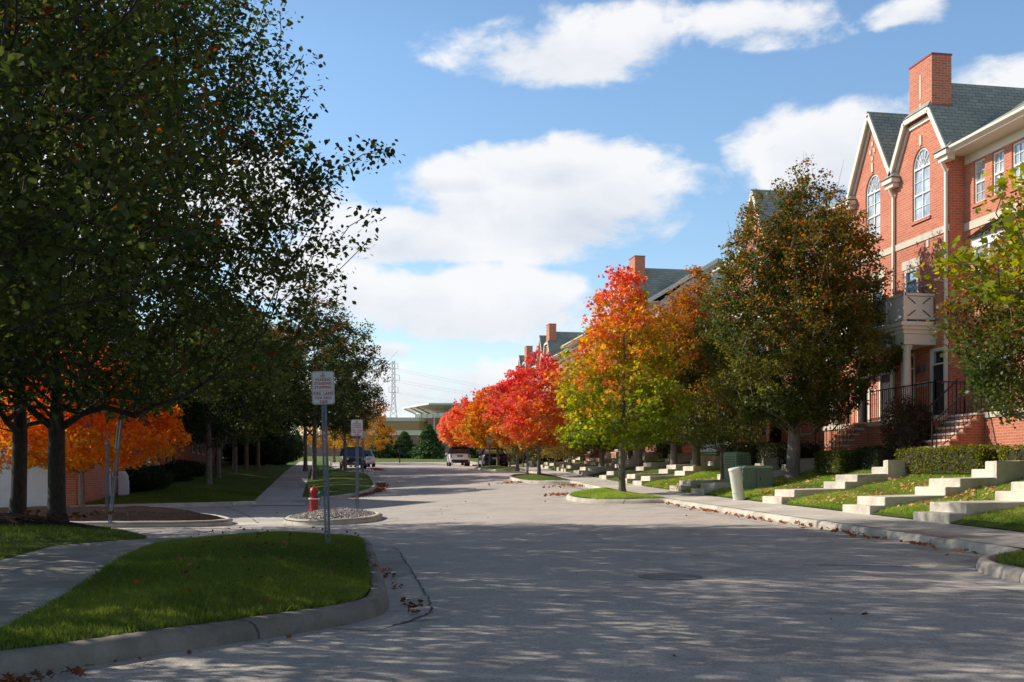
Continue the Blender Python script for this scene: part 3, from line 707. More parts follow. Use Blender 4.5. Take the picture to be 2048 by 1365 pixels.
# right side
def lz(x, y): return float(HLawn(x, y)) - .02
hg = 'hornbeam trees on the right lawn'
x, y = at(1585, 33)
tree('hornbeam_tree', 'large green and rust hornbeam with a flared grey trunk beside the utility boxes', 'tree', (x, y, lz(x, y)), 9.4, 1.75, 2.8, [(0, .45), (.12, .8), (.25, .98), (.4, 1), (.55, .92), (.74, .68), (.88, .40), (1, .12)], .19, 1500, 62, .10, tint_horn(-.12, 71), M['bark_grey'], M['leaf'], 'rhomb', 71, .25, hg, .3, ascend=.8, lean=(.03, 0), thin=.6, fill=.6, bare=70)
x, y = at(1393, 41.5)
tree('hornbeam_tree', 'rusty orange topped hornbeam next left of the largest one', 'tree', (x, y, lz(x, y)), 7.7, 1.3, 2.7, PYR, .15, 950, 64, .105, tint_horn(.42, 72), M['bark_grey'], M['leaf'], 'rhomb', 72, .26, hg, .2, ascend=.8, thin=.7, bare=25)
hb = bpy.context.scene.collection.objects
hbm = [o for o in hb if o.name.startswith('hornbeam_tree')][1]
for px_, Z, s, a, lb in ((1348, 45.5, .95, 1.2, 'bronze hornbeam whose trunk stands third from the utility boxes'), (1278, 49.5, 1.0, 2.6, 'hornbeam with a pale flared trunk behind the yellow green maple'),
                       (1260, 58, .9, 3.9, 'slender shaded hornbeam behind the yellow green maple'), (1203, 56, .85, 5.1, 'shaded hornbeam in the round mulch bed left of the yellow green maple'), (1150, 71, .9, .6, 'hornbeam among the far lawn steps')):
    x, y = at(px_, Z); dup(hbm, (x, y, lz(x, y)), a, lb, s)
x, y = at(1446, 36.5)
tree('small_tree', 'small crooked tree with pale trunk just left of the cream bollard', 'tree', (x, y, lz(x, y)), 3.7, 1.15, 1.9, ROUND, .075, 200, 34, .09, tint_horn(-.2, 73), M['bark_grey'], M['leaf'], 'rhomb', 73, .28, None, .3, ascend=.2, thin=.3, wander=.2)
x, y = at(2190, 20.5)
tree('hornbeam_tree', 'dark green hornbeam at the right edge in front of the brick porch', 'tree', (x, y, lz(x, y)), 7.4, 1.25, 2.85, PYR, .16, 1000, 64, .084, tint_horn(.16, 74), M['bark_grey'], M['leaf'], 'pear', 74, .27, hg, .28, ascend=.8, thin=.5)
x, y = at(2330, 15.8)
tree('maple_tree', 'yellow green maple boughs reaching in from the upper right edge', 'tree', (x, y, lz(x, y)), 5.6, 3.0, 3.0, OVAL, .13, 260, 30, .115, tint_stops([(-.2, (.10, .14, .014)), (.2, (.26, .29, .02)), (.55, (.46, .40, .03)), (1, (.52, .26, .03))], 9, .35), M['bark_grey'], M['leaf_bright'], 'maple', 75, .32, None, .3, thin=.3)
mp = 'street maples on the right kerb extensions'
tree('maple_tree', 'yellow green maple with a red top on the nearest right kerb island', 'tree', (9.75, 34.05, gz(9.75, 34.05, .2)), 7.3, 1.5, 2.42, [(0, .5), (.08, .85), (.25, 1), (.45, .92), (.62, .74), (.8, .46), (.93, .3), (1, .12)], .10, 500, 34, .12,
     tint_stops([(-.3, (.13, .19, .015)), (.25, (.24, .30, .02)), (.44, (.42, .42, .035)), (.57, (.70, .40, .06)), (.70, (.76, .24, .09)), (1.1, (.74, .11, .09))], 10, .16, .20, .22), M['bark_grey'], M['leaf_bright'], 'maple', 76, .30, mp, .42, ascend=.7, thin=.35, fill=.5)
red = tint_stops([(-.3, (.52, .32, .06)), (.2, (.70, .28, .08)), (.55, (.74, .15, .10)), (1.2, (.72, .10, .10))], 11, .42, 0, .3)
x, y = at(1078, 52.5)
tr = tree('maple_tree', 'scarlet maple behind the parking sign on the second right kerb island', 'tree', (x, y, gz(x, y, .2)), 5.9, 1.45, 2.1, ROUND, .085, 330, 34, .13, red, M['bark_grey'], M['leaf_bright'], 'maple', 77, .27, mp, .28, thin=.5)
x, y = at(996, 77)
tree('maple_tree', 'amber maple behind the parked navy sedan', 'tree', (x, y, gz(x, y, .2)), 5.9, 1.5, 2.35, ROUND, .10, 380, 34, .15, tint_stops([(-.2, (.44, .25, .04)), (.3, (.64, .30, .04)), (.7, (.70, .25, .06)), (1.1, (.76, .15, .08))], 12, .4), M['bark_grey'], M['leaf_bright'], 'maple', 78, .28, mp, .25, thin=.5)
x, y = at(1035, 66)
dup(tr, (x, y, gz(x, y, .2)), 2.4, 'deep red maple between the parking sign and the sedan', (1., 1., 1.02))
x, y = at(925, 104)
tree('maple_tree', 'coral pink maple behind the white parked vehicle', 'tree', (x, y, gz(x, y, .2)), 5.5, 1.75, 2.5, ROUND, .10, 330, 36, .17, tint_stops([(-.2, (.74, .36, .12)), (.4, (.78, .26, .14)), (1.1, (.78, .22, .16))], 13, .3), M['bark_grey'], M['leaf_bright'], 'maple', 79, .3, mp, .2, thin=.5)
x, y = at(960, 92)
dup(tr, (x, y, gz(x, y, .2)), 4.4, 'orange red maple behind the gap between the two parked vehicles', (1.2, 1.2, 1.05))
# thin young trees and shrubs on the far right lawn
ts = tree('young_tree', 'thin half bare young tree beside the far lawn steps', 'tree', (16.2, 66, lz(16.2, 66)), 3.6, .9, 1.5, ROUND, .045, 130, 26, .13, tint_stops([(0, (.20, .16, .04)), (.6, (.30, .19, .04)), (1, (.34, .14, .03))], 14, .5), M['bark_grey'], M['leaf_bright'], 'rhomb', 81, .3, 'young trees on the far right lawn', .3, thin=.2, bare=25)
for i, (px_, Z, s, lb) in enumerate(((1020, 82, 1.0, 'thin young tree right of the sedan'), (1046, 74, .9, 'twiggy young tree left of the parking sign'), (1110, 62, .95, 'pale young tree between the parking sign and bare post'), (1128, 60, .85, 'short young tree just left of the bare sign post'), (985, 96, 1.1, 'straw coloured young tree behind the sedan'), (1168, 66, 1.1, 'olive young tree right of the bare sign post'))):
    x, y = at(px_, Z); dup(ts, (x, y, lz(x, y)), i * 1.3, lb, s)
# conifers in front of the far building
def conifer(loc, h, r, seed, label):
    rng = np.random.default_rng(seed); root = empty('conifer_tree', loc, label, 'tree', 'conifers in front of the far building')
    MB().tube((0, 0, -.1), (0, 0, h * .9), .16, .03, 7).build('trunk', M['bark_dark'], root)
    n = 12000; f = rng.random(n) ** .8; th = rng.random(n) * 6.283
    rr = r * np.minimum(1, (1 - f) ** .8 * 1.2) * (1 + .3 * np.sin(th * 3 + f * 9 + seed) + .2 * np.sin(th * 5 + f * 23) + .15 * np.sin(f * 40)) * rng.random(n) ** .4
    P = np.stack([rr * np.cos(th), rr * np.sin(th), .25 + f * (h - .3) - rr * .12], 1)
    T = jit(mixrgb((.05, .10, .04), (.19, .27, .10), rng.random(n)), rng)
    leaves('crown', P, .42, T, M['needle'], 'rhomb', rng, root, .2, .1, dirs=np.stack([np.cos(th), np.sin(th), np.full(n, .3)], 1))
for px_, Z, h, r, lb in ((762, 150, 4.7, 1.9, 'narrow dark conifer at the left beside the yellow tree'), (809, 152, 3.6, 1.9, 'shortest conifer, middle of the three'), (858, 148, 4.6, 2.1, 'broad conifer right of the other two'), (930, 156, 4.4, 2.0, 'conifer half behind the coral maple')):
    x, y = at(px_, Z); conifer((x, y, float(H(x, y)) + .1), h, r * .85, int(px_), lb)
x, y = at(788, 158); dup(ty, (x, y, float(H(x, y)) + .1), 1., 'small golden tree between the two left conifers', .42)

# shrubs and hedges
def shrub(name, label, loc, rx, ry, h, col, seed, n=2600, ls=.075, group=None, box=False, cat='shrub', top=None):
    rng = np.random.default_rng(seed); root = empty(name, loc, label, cat, group)
    if box:
        face = rng.integers(0, 5, n); P = rng.uniform(-1, 1, (n, 3)) * (rx, ry, h / 2)
        dep = 1 - .10 * rng.random(n) ** 2
        wob = 1 + .05 * np.sin(P[:, 0] * 6 + P[:, 1] * 5)
        P[face == 0, 0] = rx; P[face == 1, 0] = -rx; P[face == 2, 1] = ry; P[face == 3, 1] = -ry; P[face == 4, 2] = h / 2
        P = P * (dep * wob)[:, None] + (0, 0, h / 2) + rng.normal(size=P.shape) * .025
        core = MB().box(-rx * .86, rx * .86, -ry * .93, ry * .93, 0, h * .9)
    else:
        v = unit(rng.normal(size=(n, 3))); P = v * (rx, ry, h / 2) * (rng.random((n, 1)) ** .22) * (1 + .16 * vnoise(v, 3, seed))[:, None] + (0, 0, h / 2)
        core = MB().lathe([(rx * .25, 0), (rx * .45, h * .25), (rx * .5, h * .5), (rx * .35, h * .7), (rx * .1, h * .8)], 10)
    P[:, 2] = np.maximum(P[:, 2], .02)
    core.build('twigs', M['bark_dark'], root)
    T = jit(mixrgb(col[0], col[1], np.clip(.5 + .6 * vnoise(P, 2.2, seed) + rng.normal(size=n) * .25, 0, 1)), rng, .3)
    leaves('foliage', P, ls, T, M['leaf'], 'rhomb', rng, root, .2)
    return root
YG = ((.06, .095, .014), (.22, .22, .03)); DG = ((.018, .035, .014), (.05, .07, .022)); BR = ((.05, .045, .02), (.12, .07, .04))
def T_(x, y): return float(HLawn(x, y)) - .03
shrub('hedge', 'long clipped yellow green hedge below the right hand brick stair', (15.3, 24.15, T_(15.3, 24.15)), .45, 1.75, .62, YG, 1, 9000, .06, 'clipped hedges', True, 'hedge')
shrub('hedge', 'short clipped green hedge left of the walled terrace, lit by the sun', (15.2, 29.6, T_(15.2, 29.6)), .5, .75, .62, ((.05, .08, .016), (.15, .17, .03)), 2, 5000, .06, 'clipped hedges', True, 'hedge')
shrub('hedge', 'shaded hedge between the two stairs', (15.7, 28.3, T_(15.7, 28.3)), .4, .55, .62, DG, 3, 2500, .06, 'clipped hedges', True, 'hedge')
shrub('hedge', 'dark clipped hedge behind the large hornbeam trunk', (15.7, 34.3, T_(15.7, 34.3)), .5, 1.5, .8, DG, 4, 5000, .065, 'clipped hedges', True, 'hedge')
shrub('hedge', 'dark clipped hedge behind the utility boxes', (15.9, 38.6, T_(15.9, 38.6)), .5, 1.7, .8, DG, 5, 5000, .07, 'clipped hedges', True, 'hedge')
shrub('hedge', 'clipped hedge right of the long yellow green one, at the frame edge', (15.3, 20.0, T_(15.3, 20.0)), .45, 1.6, .62, YG, 8, 5000, .06, 'clipped hedges', True, 'hedge')
shrub('shrub', 'tall brown green shrub beside the brick stair', (16.35, 27.95, T_(16.35, 27.95)), .72, .8, 1.95, BR, 6, 8000, .062)
shrub('shrub', 'dark round shrub behind the yellow green maple', (16.8, 51, T_(16.8, 51)), .95, .95, 2.0, DG, 7, 3500, .1)
for i, (px_, Z, w, h, lb) in enumerate(((1040, 88, 2.4, 2.4, 'dark shrub mass left of the scarlet maple trunk'), (1085, 80, 2.2, 2.8, 'dark shrub behind the scarlet maple trunk'), (1120, 76, 2.0, 2.6, 'dark shrub behind the bare sign post'), (1165, 70, 1.9, 2.6, 'dark shrub right of the bare sign post'), (1010, 100, 2.2, 2.2, 'olive shrub behind the navy sedan'))):
    x, y = at(px_, Z); shrub('shrub', lb, (x, y, T_(x, y)), w * .5, w * .7, h, DG if i < 4 else BR, 30 + i, 2600, .14)
for i, (x, y, w, h, lb) in enumerate(((-7.0, 45.5, 1.1, 1.1, 'dark clipped shrub against the left brick wall'), (-6.9, 52, 1.0, 1.0, 'low dark shrub left of the first far pear trunk'), (-7.0, 58.5, 1.2, 1.0, 'low dark shrub between the far pear trunks'), (-4.4, 96, 2.8, 3.4, 'large dark shrub mass at the end of the left lawn'), (-3.9, 104, 3., 3.6, 'furthest dark shrub mass along the left sidewalk'), (-5.4, 88, 2.2, 2.6, 'dark shrub under the fifth far pear tree'))):
    shrub('shrub', lb, (x, y, gz(x, y, .2)), w, w * 1.1, h, DG, 40 + i, 4000 if w < 2 else 11000, .11 if w < 2 else .17)

# grass blades on the near lawns
def blades(name, poly, hf, n, hgt, seed, dome, dw, cols, label):
    rng = np.random.default_rng(seed); b = np.array(poly); P = rng.uniform(b.min(0), b.max(0), (n * 3, 2)); P = P[in_poly(P, poly)][:n]
    e = edge_dist(P, poly); z = hf(P[:, 0], P[:, 1]) + dome * sm(e / dw) - .006
    m = len(P); th = rng.random(m) * 6.283; lean = rng.normal(size=(m, 2)) * .45; hh = hgt * rng.uniform(.5, 1.25, m) * (1 + .35 * vnoise(np.c_[P, P[:, :1] * 0], 1.5, seed))
    w = np.stack([np.cos(th), np.sin(th)], 1) * (hgt * .075 + .0015)
    B = np.c_[P, z]; V = np.zeros((m, 3, 3)); V[:, 0] = B - np.c_[w, np.zeros(m)]; V[:, 1] = B + np.c_[w, np.zeros(m)]; V[:, 2] = B + np.c_[lean * hh[:, None], hh]
    q = np.clip(.5 + .5 * vnoise(np.c_[P, P[:, :1] * 0], 1.2, seed + 1) + rng.normal(size=m) * .3, 0, 1)
    T = jit(mixrgb(cols[0], cols[1], q), rng, .25); dry = rng.random(m) < .05; T[dry] = (.24, .2, .09)
    tag(np_mesh(name, V.reshape(-1, 3), 3, M['blade'], T), label, 'grass', kind='stuff')
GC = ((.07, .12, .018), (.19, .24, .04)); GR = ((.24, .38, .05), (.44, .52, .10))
blades('grass', near_lawn, bedh, 190000, .05, 1, .09, 1.2, GC, 'mown grass of the near left lawn')
blades('grass', [(-3.75, 5.8), (-3.78, 16.4), (-2.75, 18.1), (-4.1, 22.1), (-9, 22), (-9, 6)], bedh, 60000, .055, 2, .12, 1.5, GC, 'mown grass left of the near sidewalk')
blades('grass', [(7.55, 8), (7.55, 10.4), (7.85, 11.5), (8.4, 12.2), (9.0, 12.6), (9.45, 12.9), (9.5, 8)], lambda x, y: H(x, y) + .142, 26000, .055, 3, .1, 1., GC, 'grass of the near right kerb island')
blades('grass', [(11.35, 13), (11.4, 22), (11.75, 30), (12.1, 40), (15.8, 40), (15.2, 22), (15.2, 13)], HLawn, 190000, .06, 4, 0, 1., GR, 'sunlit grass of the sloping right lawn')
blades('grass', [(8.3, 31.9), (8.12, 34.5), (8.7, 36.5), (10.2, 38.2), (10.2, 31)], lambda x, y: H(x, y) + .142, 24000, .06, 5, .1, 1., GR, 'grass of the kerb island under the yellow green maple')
blades('grass', [(-7.6, 36.6), (-6.3, 37.5), (-4.05, 38.5), (-2.4, 39.9), (-2.4, 47), (-8, 47)], bedh, 40000, .08, 6, .25, 3., GC, 'grass of the lawn beyond the side street')

# fallen leaves
def litter(name, pts, size, seed, label, cols=((.50, .22, .08), (.34, .12, .04)), shape='maple'):
    rng = np.random.default_rng(seed); P = np.array(pts); T = jit(mixrgb(cols[0], cols[1], rng.random(len(P))), rng, .3)
    tag(leaves(name, P, size, T, M['dryleaf'], shape, rng, None, 1.0), label, 'fallen leaves', kind='stuff')
rng = np.random.default_rng(5); L = []
for cx_, cy_, s, k in ((12.6, 27.4, .55, 150), (12.2, 23.4, .6, 230), (13.6, 22.6, .6, 110), (13.2, 20.2, .7, 150), (14.3, 24.6, .9, 120), (12.0, 19.6, .4, 50), (13.5, 29.5, 1., 70), (12.5, 33.5, .8, 120), (12.3, 36, .8, 130), (13.4, 35.5, .8, 90), (12.2, 17.5, .8, 60), (13.2, 42, 1.8, 140), (14.2, 31.5, .9, 110), (15.0, 24.5, .6, 60)):
    k = int(k * 1.15); x = rng.normal(cx_, s * .8, k); y = rng.normal(cy_, s * 1.4, k); ok = (x > 11.5); x, y = x[ok], y[ok]; L += list(zip(x, y, HLawn(x, y) + .045))
litter('fallen_leaves', L, .078, 6, 'tan fallen leaves drifted over the sloping right lawn', ((.78, .48, .24), (.56, .28, .11)))
L = []
for y in rng.uniform(14, 32, 170):
    x = kerb_x(y) - abs(rng.normal(0, .16)) - .03; y2 = y + rng.normal(0, .05); L.append((x, y2, float(H(x, y2)) + .03))
for _ in range(420):
    k = rng.integers(0, 4); cx_, cy_, s = ((10.4, 43.5, .6), (9.0, 48.5, .5), (10.9, 44.5, .4), (8.6, 37.6, .35))[k]; x, y = rng.normal(cx_, s), rng.normal(cy_, s * 1.2)
    if y < 46.3 or x < 9.1: L.append((x, y, float(H(x, y)) + .03))
litter('fallen_leaves', L, .10, 7, 'brown leaves gathered in the right gutter', ((.50, .24, .10), (.30, .10, .04)))
L = []
for _ in range(520):
    t = rng.random(); y = 43 + t * 12; x = float(np.interp(y, [43, 46.6, 51, 60], [1.2, 2.3, 2.75, 2.95])) + abs(rng.normal(.12, .16)); L.append((x, y, float(H(x, y)) + .03))
for _ in range(300): x, y = rng.normal(4.3, .25), rng.uniform(78, 90); L.append((x, y, float(H(x, y)) + .03))
litter('fallen_leaves', L, .10, 8, 'rust leaves heaped along the far left kerb', ((.42, .16, .06), (.25, .08, .04)))
L = []
for _ in range(34): x = .72 + .02 * 0 + abs(rng.normal(0, .09)) ; y = rng.uniform(8.9, 13.5) ; L.append((x, y, float(H(x, y)) + .02))
for _ in range(12): x = rng.normal(.78, .07); y = rng.normal(9.25, .18); L.append((x, y, float(H(x, y)) + .025))
for _ in range(90): x = rng.normal(-1.72, .16); y = x + 8.12 + rng.normal(-.13, .05); L.append((x, y, float(H(x, y)) + .03))
for _ in range(14): t = rng.random(); x = -1.8 + 2.1 * t; y = 6.4 + 1.95 * t - abs(rng.normal(.1, .1)); L.append((x, y, float(H(x, y)) + .02))
for _ in range(90): x, y = rng.uniform(-1.8, .6), rng.uniform(7.5, 18); L.append((x, y, float(bedh(x, y)) + .165))
for _ in range(34): x, y = rng.uniform(-2, 9), rng.uniform(6, 40); L.append((x, y, float(H(x, y)) + .015))
for _ in range(80): x, y = rng.uniform(0, 13), rng.uniform(40, 110); L.append((x, y, float(H(x, y)) + .02))
L = [p for p in L if p[2] > float(H(p[0], p[1])) + .1 or not (p[0] < .7 and 18.3 > p[1] > 8.3 + p[0])]
litter('fallen_leaves', L, .052, 9, 'scattered dark brown leaves on the roadway and near kerb', ((.26, .10, .05), (.13, .06, .035)))
L = [(rng.uniform(-9, -4), rng.uniform(19.6, 24), 0) for _ in range(260)]; L = [(x, y, float(bedh(x, y)) + .27) for x, y, _ in L]
litter('fallen_leaves', L, .09, 10, 'dark leaves over the mulch mound', ((.16, .06, .03), (.08, .04, .03)))
# loose stones by the hydrant
rng = np.random.default_rng(77); P = rng.uniform((-.9, 25.5), (1.6, 30.9), (5200, 2)); P = P[in_poly(P, isl2)]; e = edge_dist(P, isl2); P = P[e > .2]; e = e[e > .2]
Pz = np.c_[P, H(P[:, 0], P[:, 1]) + .10 + .14 * sm(e / .9) + .01]
V = []; T = []
for p in Pz:
    s = rng.uniform(.02, .05); w = unit(rng.normal(size=3)); o = np.array([[1, 0, 0], [0, 1, 0], [-1, 0, 0], [0, -1, 0], [0, 0, .75]]) * s * rng.uniform(.7, 1.3, (5, 1))
    a = rng.random() * 6.28; Rm = np.array([[math.cos(a), -math.sin(a), 0], [math.sin(a), math.cos(a), 0], [0, 0, 1]]); o = o @ Rm.T + p; c = np.array(mixrgb((.13, .10, .08), (.58, .50, .44), np.array([rng.random()]))[0])
    for i in range(4): V += [o[i], o[(i + 1) % 4], o[4]]; T.append(c)
mst = plain('loose_stone', (.4, .35, .3), .85, .5, 14.)
_n = mst.node_tree; _a = N(_n, 'ShaderNodeAttribute'); _a.attribute_name = 'tint'; _n.links.new(_a.outputs[0], _n.nodes['Principled BSDF'].inputs['Base Color'])
tag(np_mesh('stones', np.array(V), 3, mst, np.array(T)), 'loose pale stones around the red hydrant', 'stones', kind='stuff')

# ---------------------------------------------------------------- buildings
M['pylon'] = plain('weathered_pylon', (.42, .45, .48), .6, .1, 1.)
def wall_x(name, x, y0, y1, z0, z1, holes, mat, parent, depth=.14, outline=None):
    """street-facing wall (normal -X) with holes [(list of (y,z))], and reveals"""
    out = outline or [(y0, z0), (y1, z0), (y1, z1), (y0, z1)]
    loops = [[Vector((y, z, 0)) for y, z in out]] + [[Vector((y, z, 0)) for y, z in h] for h in holes]
    flat = [p for l in loops for p in l]; mb = MB()
    for t in tessellate_polygon(loops): mb.face([(x, flat[i].x, flat[i].y) for i in t])
    for h in holes:
        n = len(h)
        for i in range(n):
            a, b = h[i], h[(i + 1) % n]; mb.face([(x, *a), (x, *b), (x + depth, *b), (x + depth, *a)])
    me = mb.build(name, mat, parent, fixn=False)
    for p in me.data.polygons: pass
    return me
def rect(yc, w, z0, z1): return [(yc - w / 2, z0), (yc + w / 2, z0), (yc + w / 2, z1), (yc - w / 2, z1)]
def arch(yc, w, z0, zs, rise, n=12):
    return [(yc - w / 2, z0), (yc + w / 2, z0)] + [(yc + w / 2 * math.cos(math.pi * i / n), zs + rise * math.sin(math.pi * i / n)) for i in range(n + 1)]
def window(parent, x, yc, w, z0, z1, arch_rise=0., cols=2, rows=3, glass='glass', fw=.055, sill=True):
    zs = z1 - arch_rise; m = MB(); d0, d1 = x + .045, x + .10
    m.box(d0, d1, yc - w / 2, yc - w / 2 + fw, z0, zs); m.box(d0, d1, yc + w / 2 - fw, yc + w / 2, z0, zs); m.box(d0, d1, yc - w / 2 + fw, yc + w / 2 - fw, z0, z0 + fw)
    m.box(d0 - .01, d1, yc - w / 2 + fw, yc + w / 2 - fw, zs - fw * .6, zs + fw * .5) if arch_rise else m.box(d0, d1, yc - w / 2 + fw, yc + w / 2 - fw, zs - fw, zs)
    mid = z0 + (zs - z0) * .5; m.box(d0 - .004, d1 - .004, yc - w / 2 + fw, yc + w / 2 - fw, mid - fw * .5, mid + fw * .5)
    g = .018
    for c in range(1, cols):
        yy = yc - w / 2 + w * c / cols; t = fw * .45 if (arch_rise and c * 2 == cols) else g * .6; m.box(d0 + .012, d0 + .03, yy - t, yy + t, z0 + fw, zs - fw * .6)
    for r_ in range(1, rows * 2):
        if r_ == rows: continue
        zz = z0 + (zs - z0) * r_ / (rows * 2); m.box(d0 + .014, d0 + .028, yc - w / 2 + fw, yc + w / 2 - fw, zz - g * .5, zz + g * .5)
    if arch_rise:
        n = 14; ro = [(yc + w / 2 * math.cos(math.pi * i / n), zs + arch_rise * math.sin(math.pi * i / n)) for i in range(n + 1)]
        k = (w / 2 - fw) / (w / 2); ri = [(yc + (y - yc) * k, zs + (z - zs) * k) for y, z in ro]
        for i in range(n):
            m.prism([ro[i], ro[i + 1], ri[i + 1], ri[i]], 'x', d0, d1)
        for i in (3, 5, 7, 9, 11):
            m.bar((d0 + .02, yc, zs), (d0 + .02, *ri[i]), .018, .018)
        hh = [(yc + (y - yc) * .45, zs + (z - zs) * .45) for y, z in ro]
        for i in range(n): m.bar((d0 + .02, *hh[i]), (d0 + .02, *hh[i + 1]), .016, .016)
    f = m.build('window', M['white'], parent)
    o = arch(yc, w - fw, z0 + fw / 2, zs, arch_rise - fw / 2 if arch_rise else .0) if arch_rise else rect(yc, w - fw, z0 + fw / 2, z1 - fw / 2)
    p = MB()
    for t in tessellate_polygon([[Vector((y, z, 0)) for y, z in o]]): p.face([(x + .082, o[i][0], o[i][1]) for i in t])
    p.build('pane', M[glass], f, fixn=False)
    if sill: MB().box(x - .05, x + .05, yc - w / 2 - .06, yc + w / 2 + .06, z0 - .09, z0 - .002).build('sill', M['brick'] if arch_rise else M['brick'], f)
    return f
def door(parent, x, yc, w, z0, z1, mat='door_dark', transom=.45):
    m = MB(); fw = .09; d0, d1 = x - .03, x + .09
    m.box(d0, d1, yc - w / 2, yc - w / 2 + fw, z0, z1); m.box(d0, d1, yc + w / 2 - fw, yc + w / 2, z0, z1); m.box(d0, d1, yc - w / 2 + fw, yc + w / 2 - fw, z1 - fw, z1)
    m.box(d0 + .01, d1, yc - w / 2 + fw, yc + w / 2 - fw, z1 - transom - fw * .5, z1 - transom)
    f = m.build('door', M['cream'], parent)
    MB().box(x + .03, x + .07, yc - w / 2 + fw, yc + w / 2 - fw, z0 + .02, z1 - transom - fw * .5).build('door_leaf', M[mat], f)
    MB().box(x + .04, x + .06, yc - w / 2 + fw, yc + w / 2 - fw, z1 - transom, z1 - fw).build('transom_pane', M['glass'], f)
    MB().lathe([(.0, 0), (.03, .01), (.03, .05), (.0, .06)], 8, cap=False).build('handle', M['rim'], f).location = (x - .01, yc - w / 2 + fw + .08, z0 + 1.0)
    return f
def lantern(parent, x, y, z):
    m = MB(); m.box(x - .02, x, y - .05, y + .05, z - .08, z + .12); m.lathe([(.03, z - .12), (.05, z - .1), (.06, z + .05), (.02, z + .11), (.0, z + .14)], 6, (x - .08, y)); m.bar((x, y, z + .1), (x - .08, y, z + .13), .015, .015)
    o = m.build('lantern', M['rim'], parent); o.scale = (1, 1, 1); return o
def railing(parent, p0, p1, h=.95, posts=True, gap=.12):
    p0, p1 = Vector(p0), Vector(p1); L = (p1 - p0); hl = Vector((L.x, L.y, 0)).length; r = MB(); r.bar(p0 + Vector((0, 0, h)), p1 + Vector((0, 0, h)), .045, .03); r.bar(p0 + Vector((0, 0, .1)), p1 + Vector((0, 0, .1)), .025, .02)
    n = max(2, int(hl / gap))
    for i in range(n + 1):
        q = p0 + L * (i / n); w = .032 if (i in (0, n)) else .014; r.box(q.x - w / 2, q.x + w / 2, q.y - w / 2, q.y + w / 2, q.z + (0 if i in (0, n) else .1), q.z + h + (.05 if i in (0, n) else 0))
    return r.build('railing', M['iron'], parent)
def stairs(parent, x0, x1, ya, yb, z0, z1, n=8):
    """brick stair rising in +X with limestone treads"""
    b = MB(); t = MB(); dx = (x1 - x0) / n; dz = (z1 - z0) / n
    pr = [(x0, z0 - .3)]
    for i in range(n): pr += [(x0 + i * dx, z0 + (i + 1) * dz - .06), (x0 + (i + 1) * dx, z0 + (i + 1) * dz - .06)]
    pr += [(x1, z0 - .3)]
    b.prism(pr, 'y', ya, yb); b.build('stair', M['brick'], parent)
    for i in range(n): t.box(x0 + i * dx - .035, x0 + (i + 1) * dx + .012, ya - .03, yb + .03, z0 + (i + 1) * dz - .055, z0 + (i + 1) * dz)
    t.build('stair_treads', M['lime'], parent)
    railing(parent, (x0 + .1, ya + .06, z0 + dz), (x1 - .05, ya + .06, z1)); railing(parent, (x0 + .1, yb - .06, z0 + dz), (x1 - .05, yb - .06, z1))

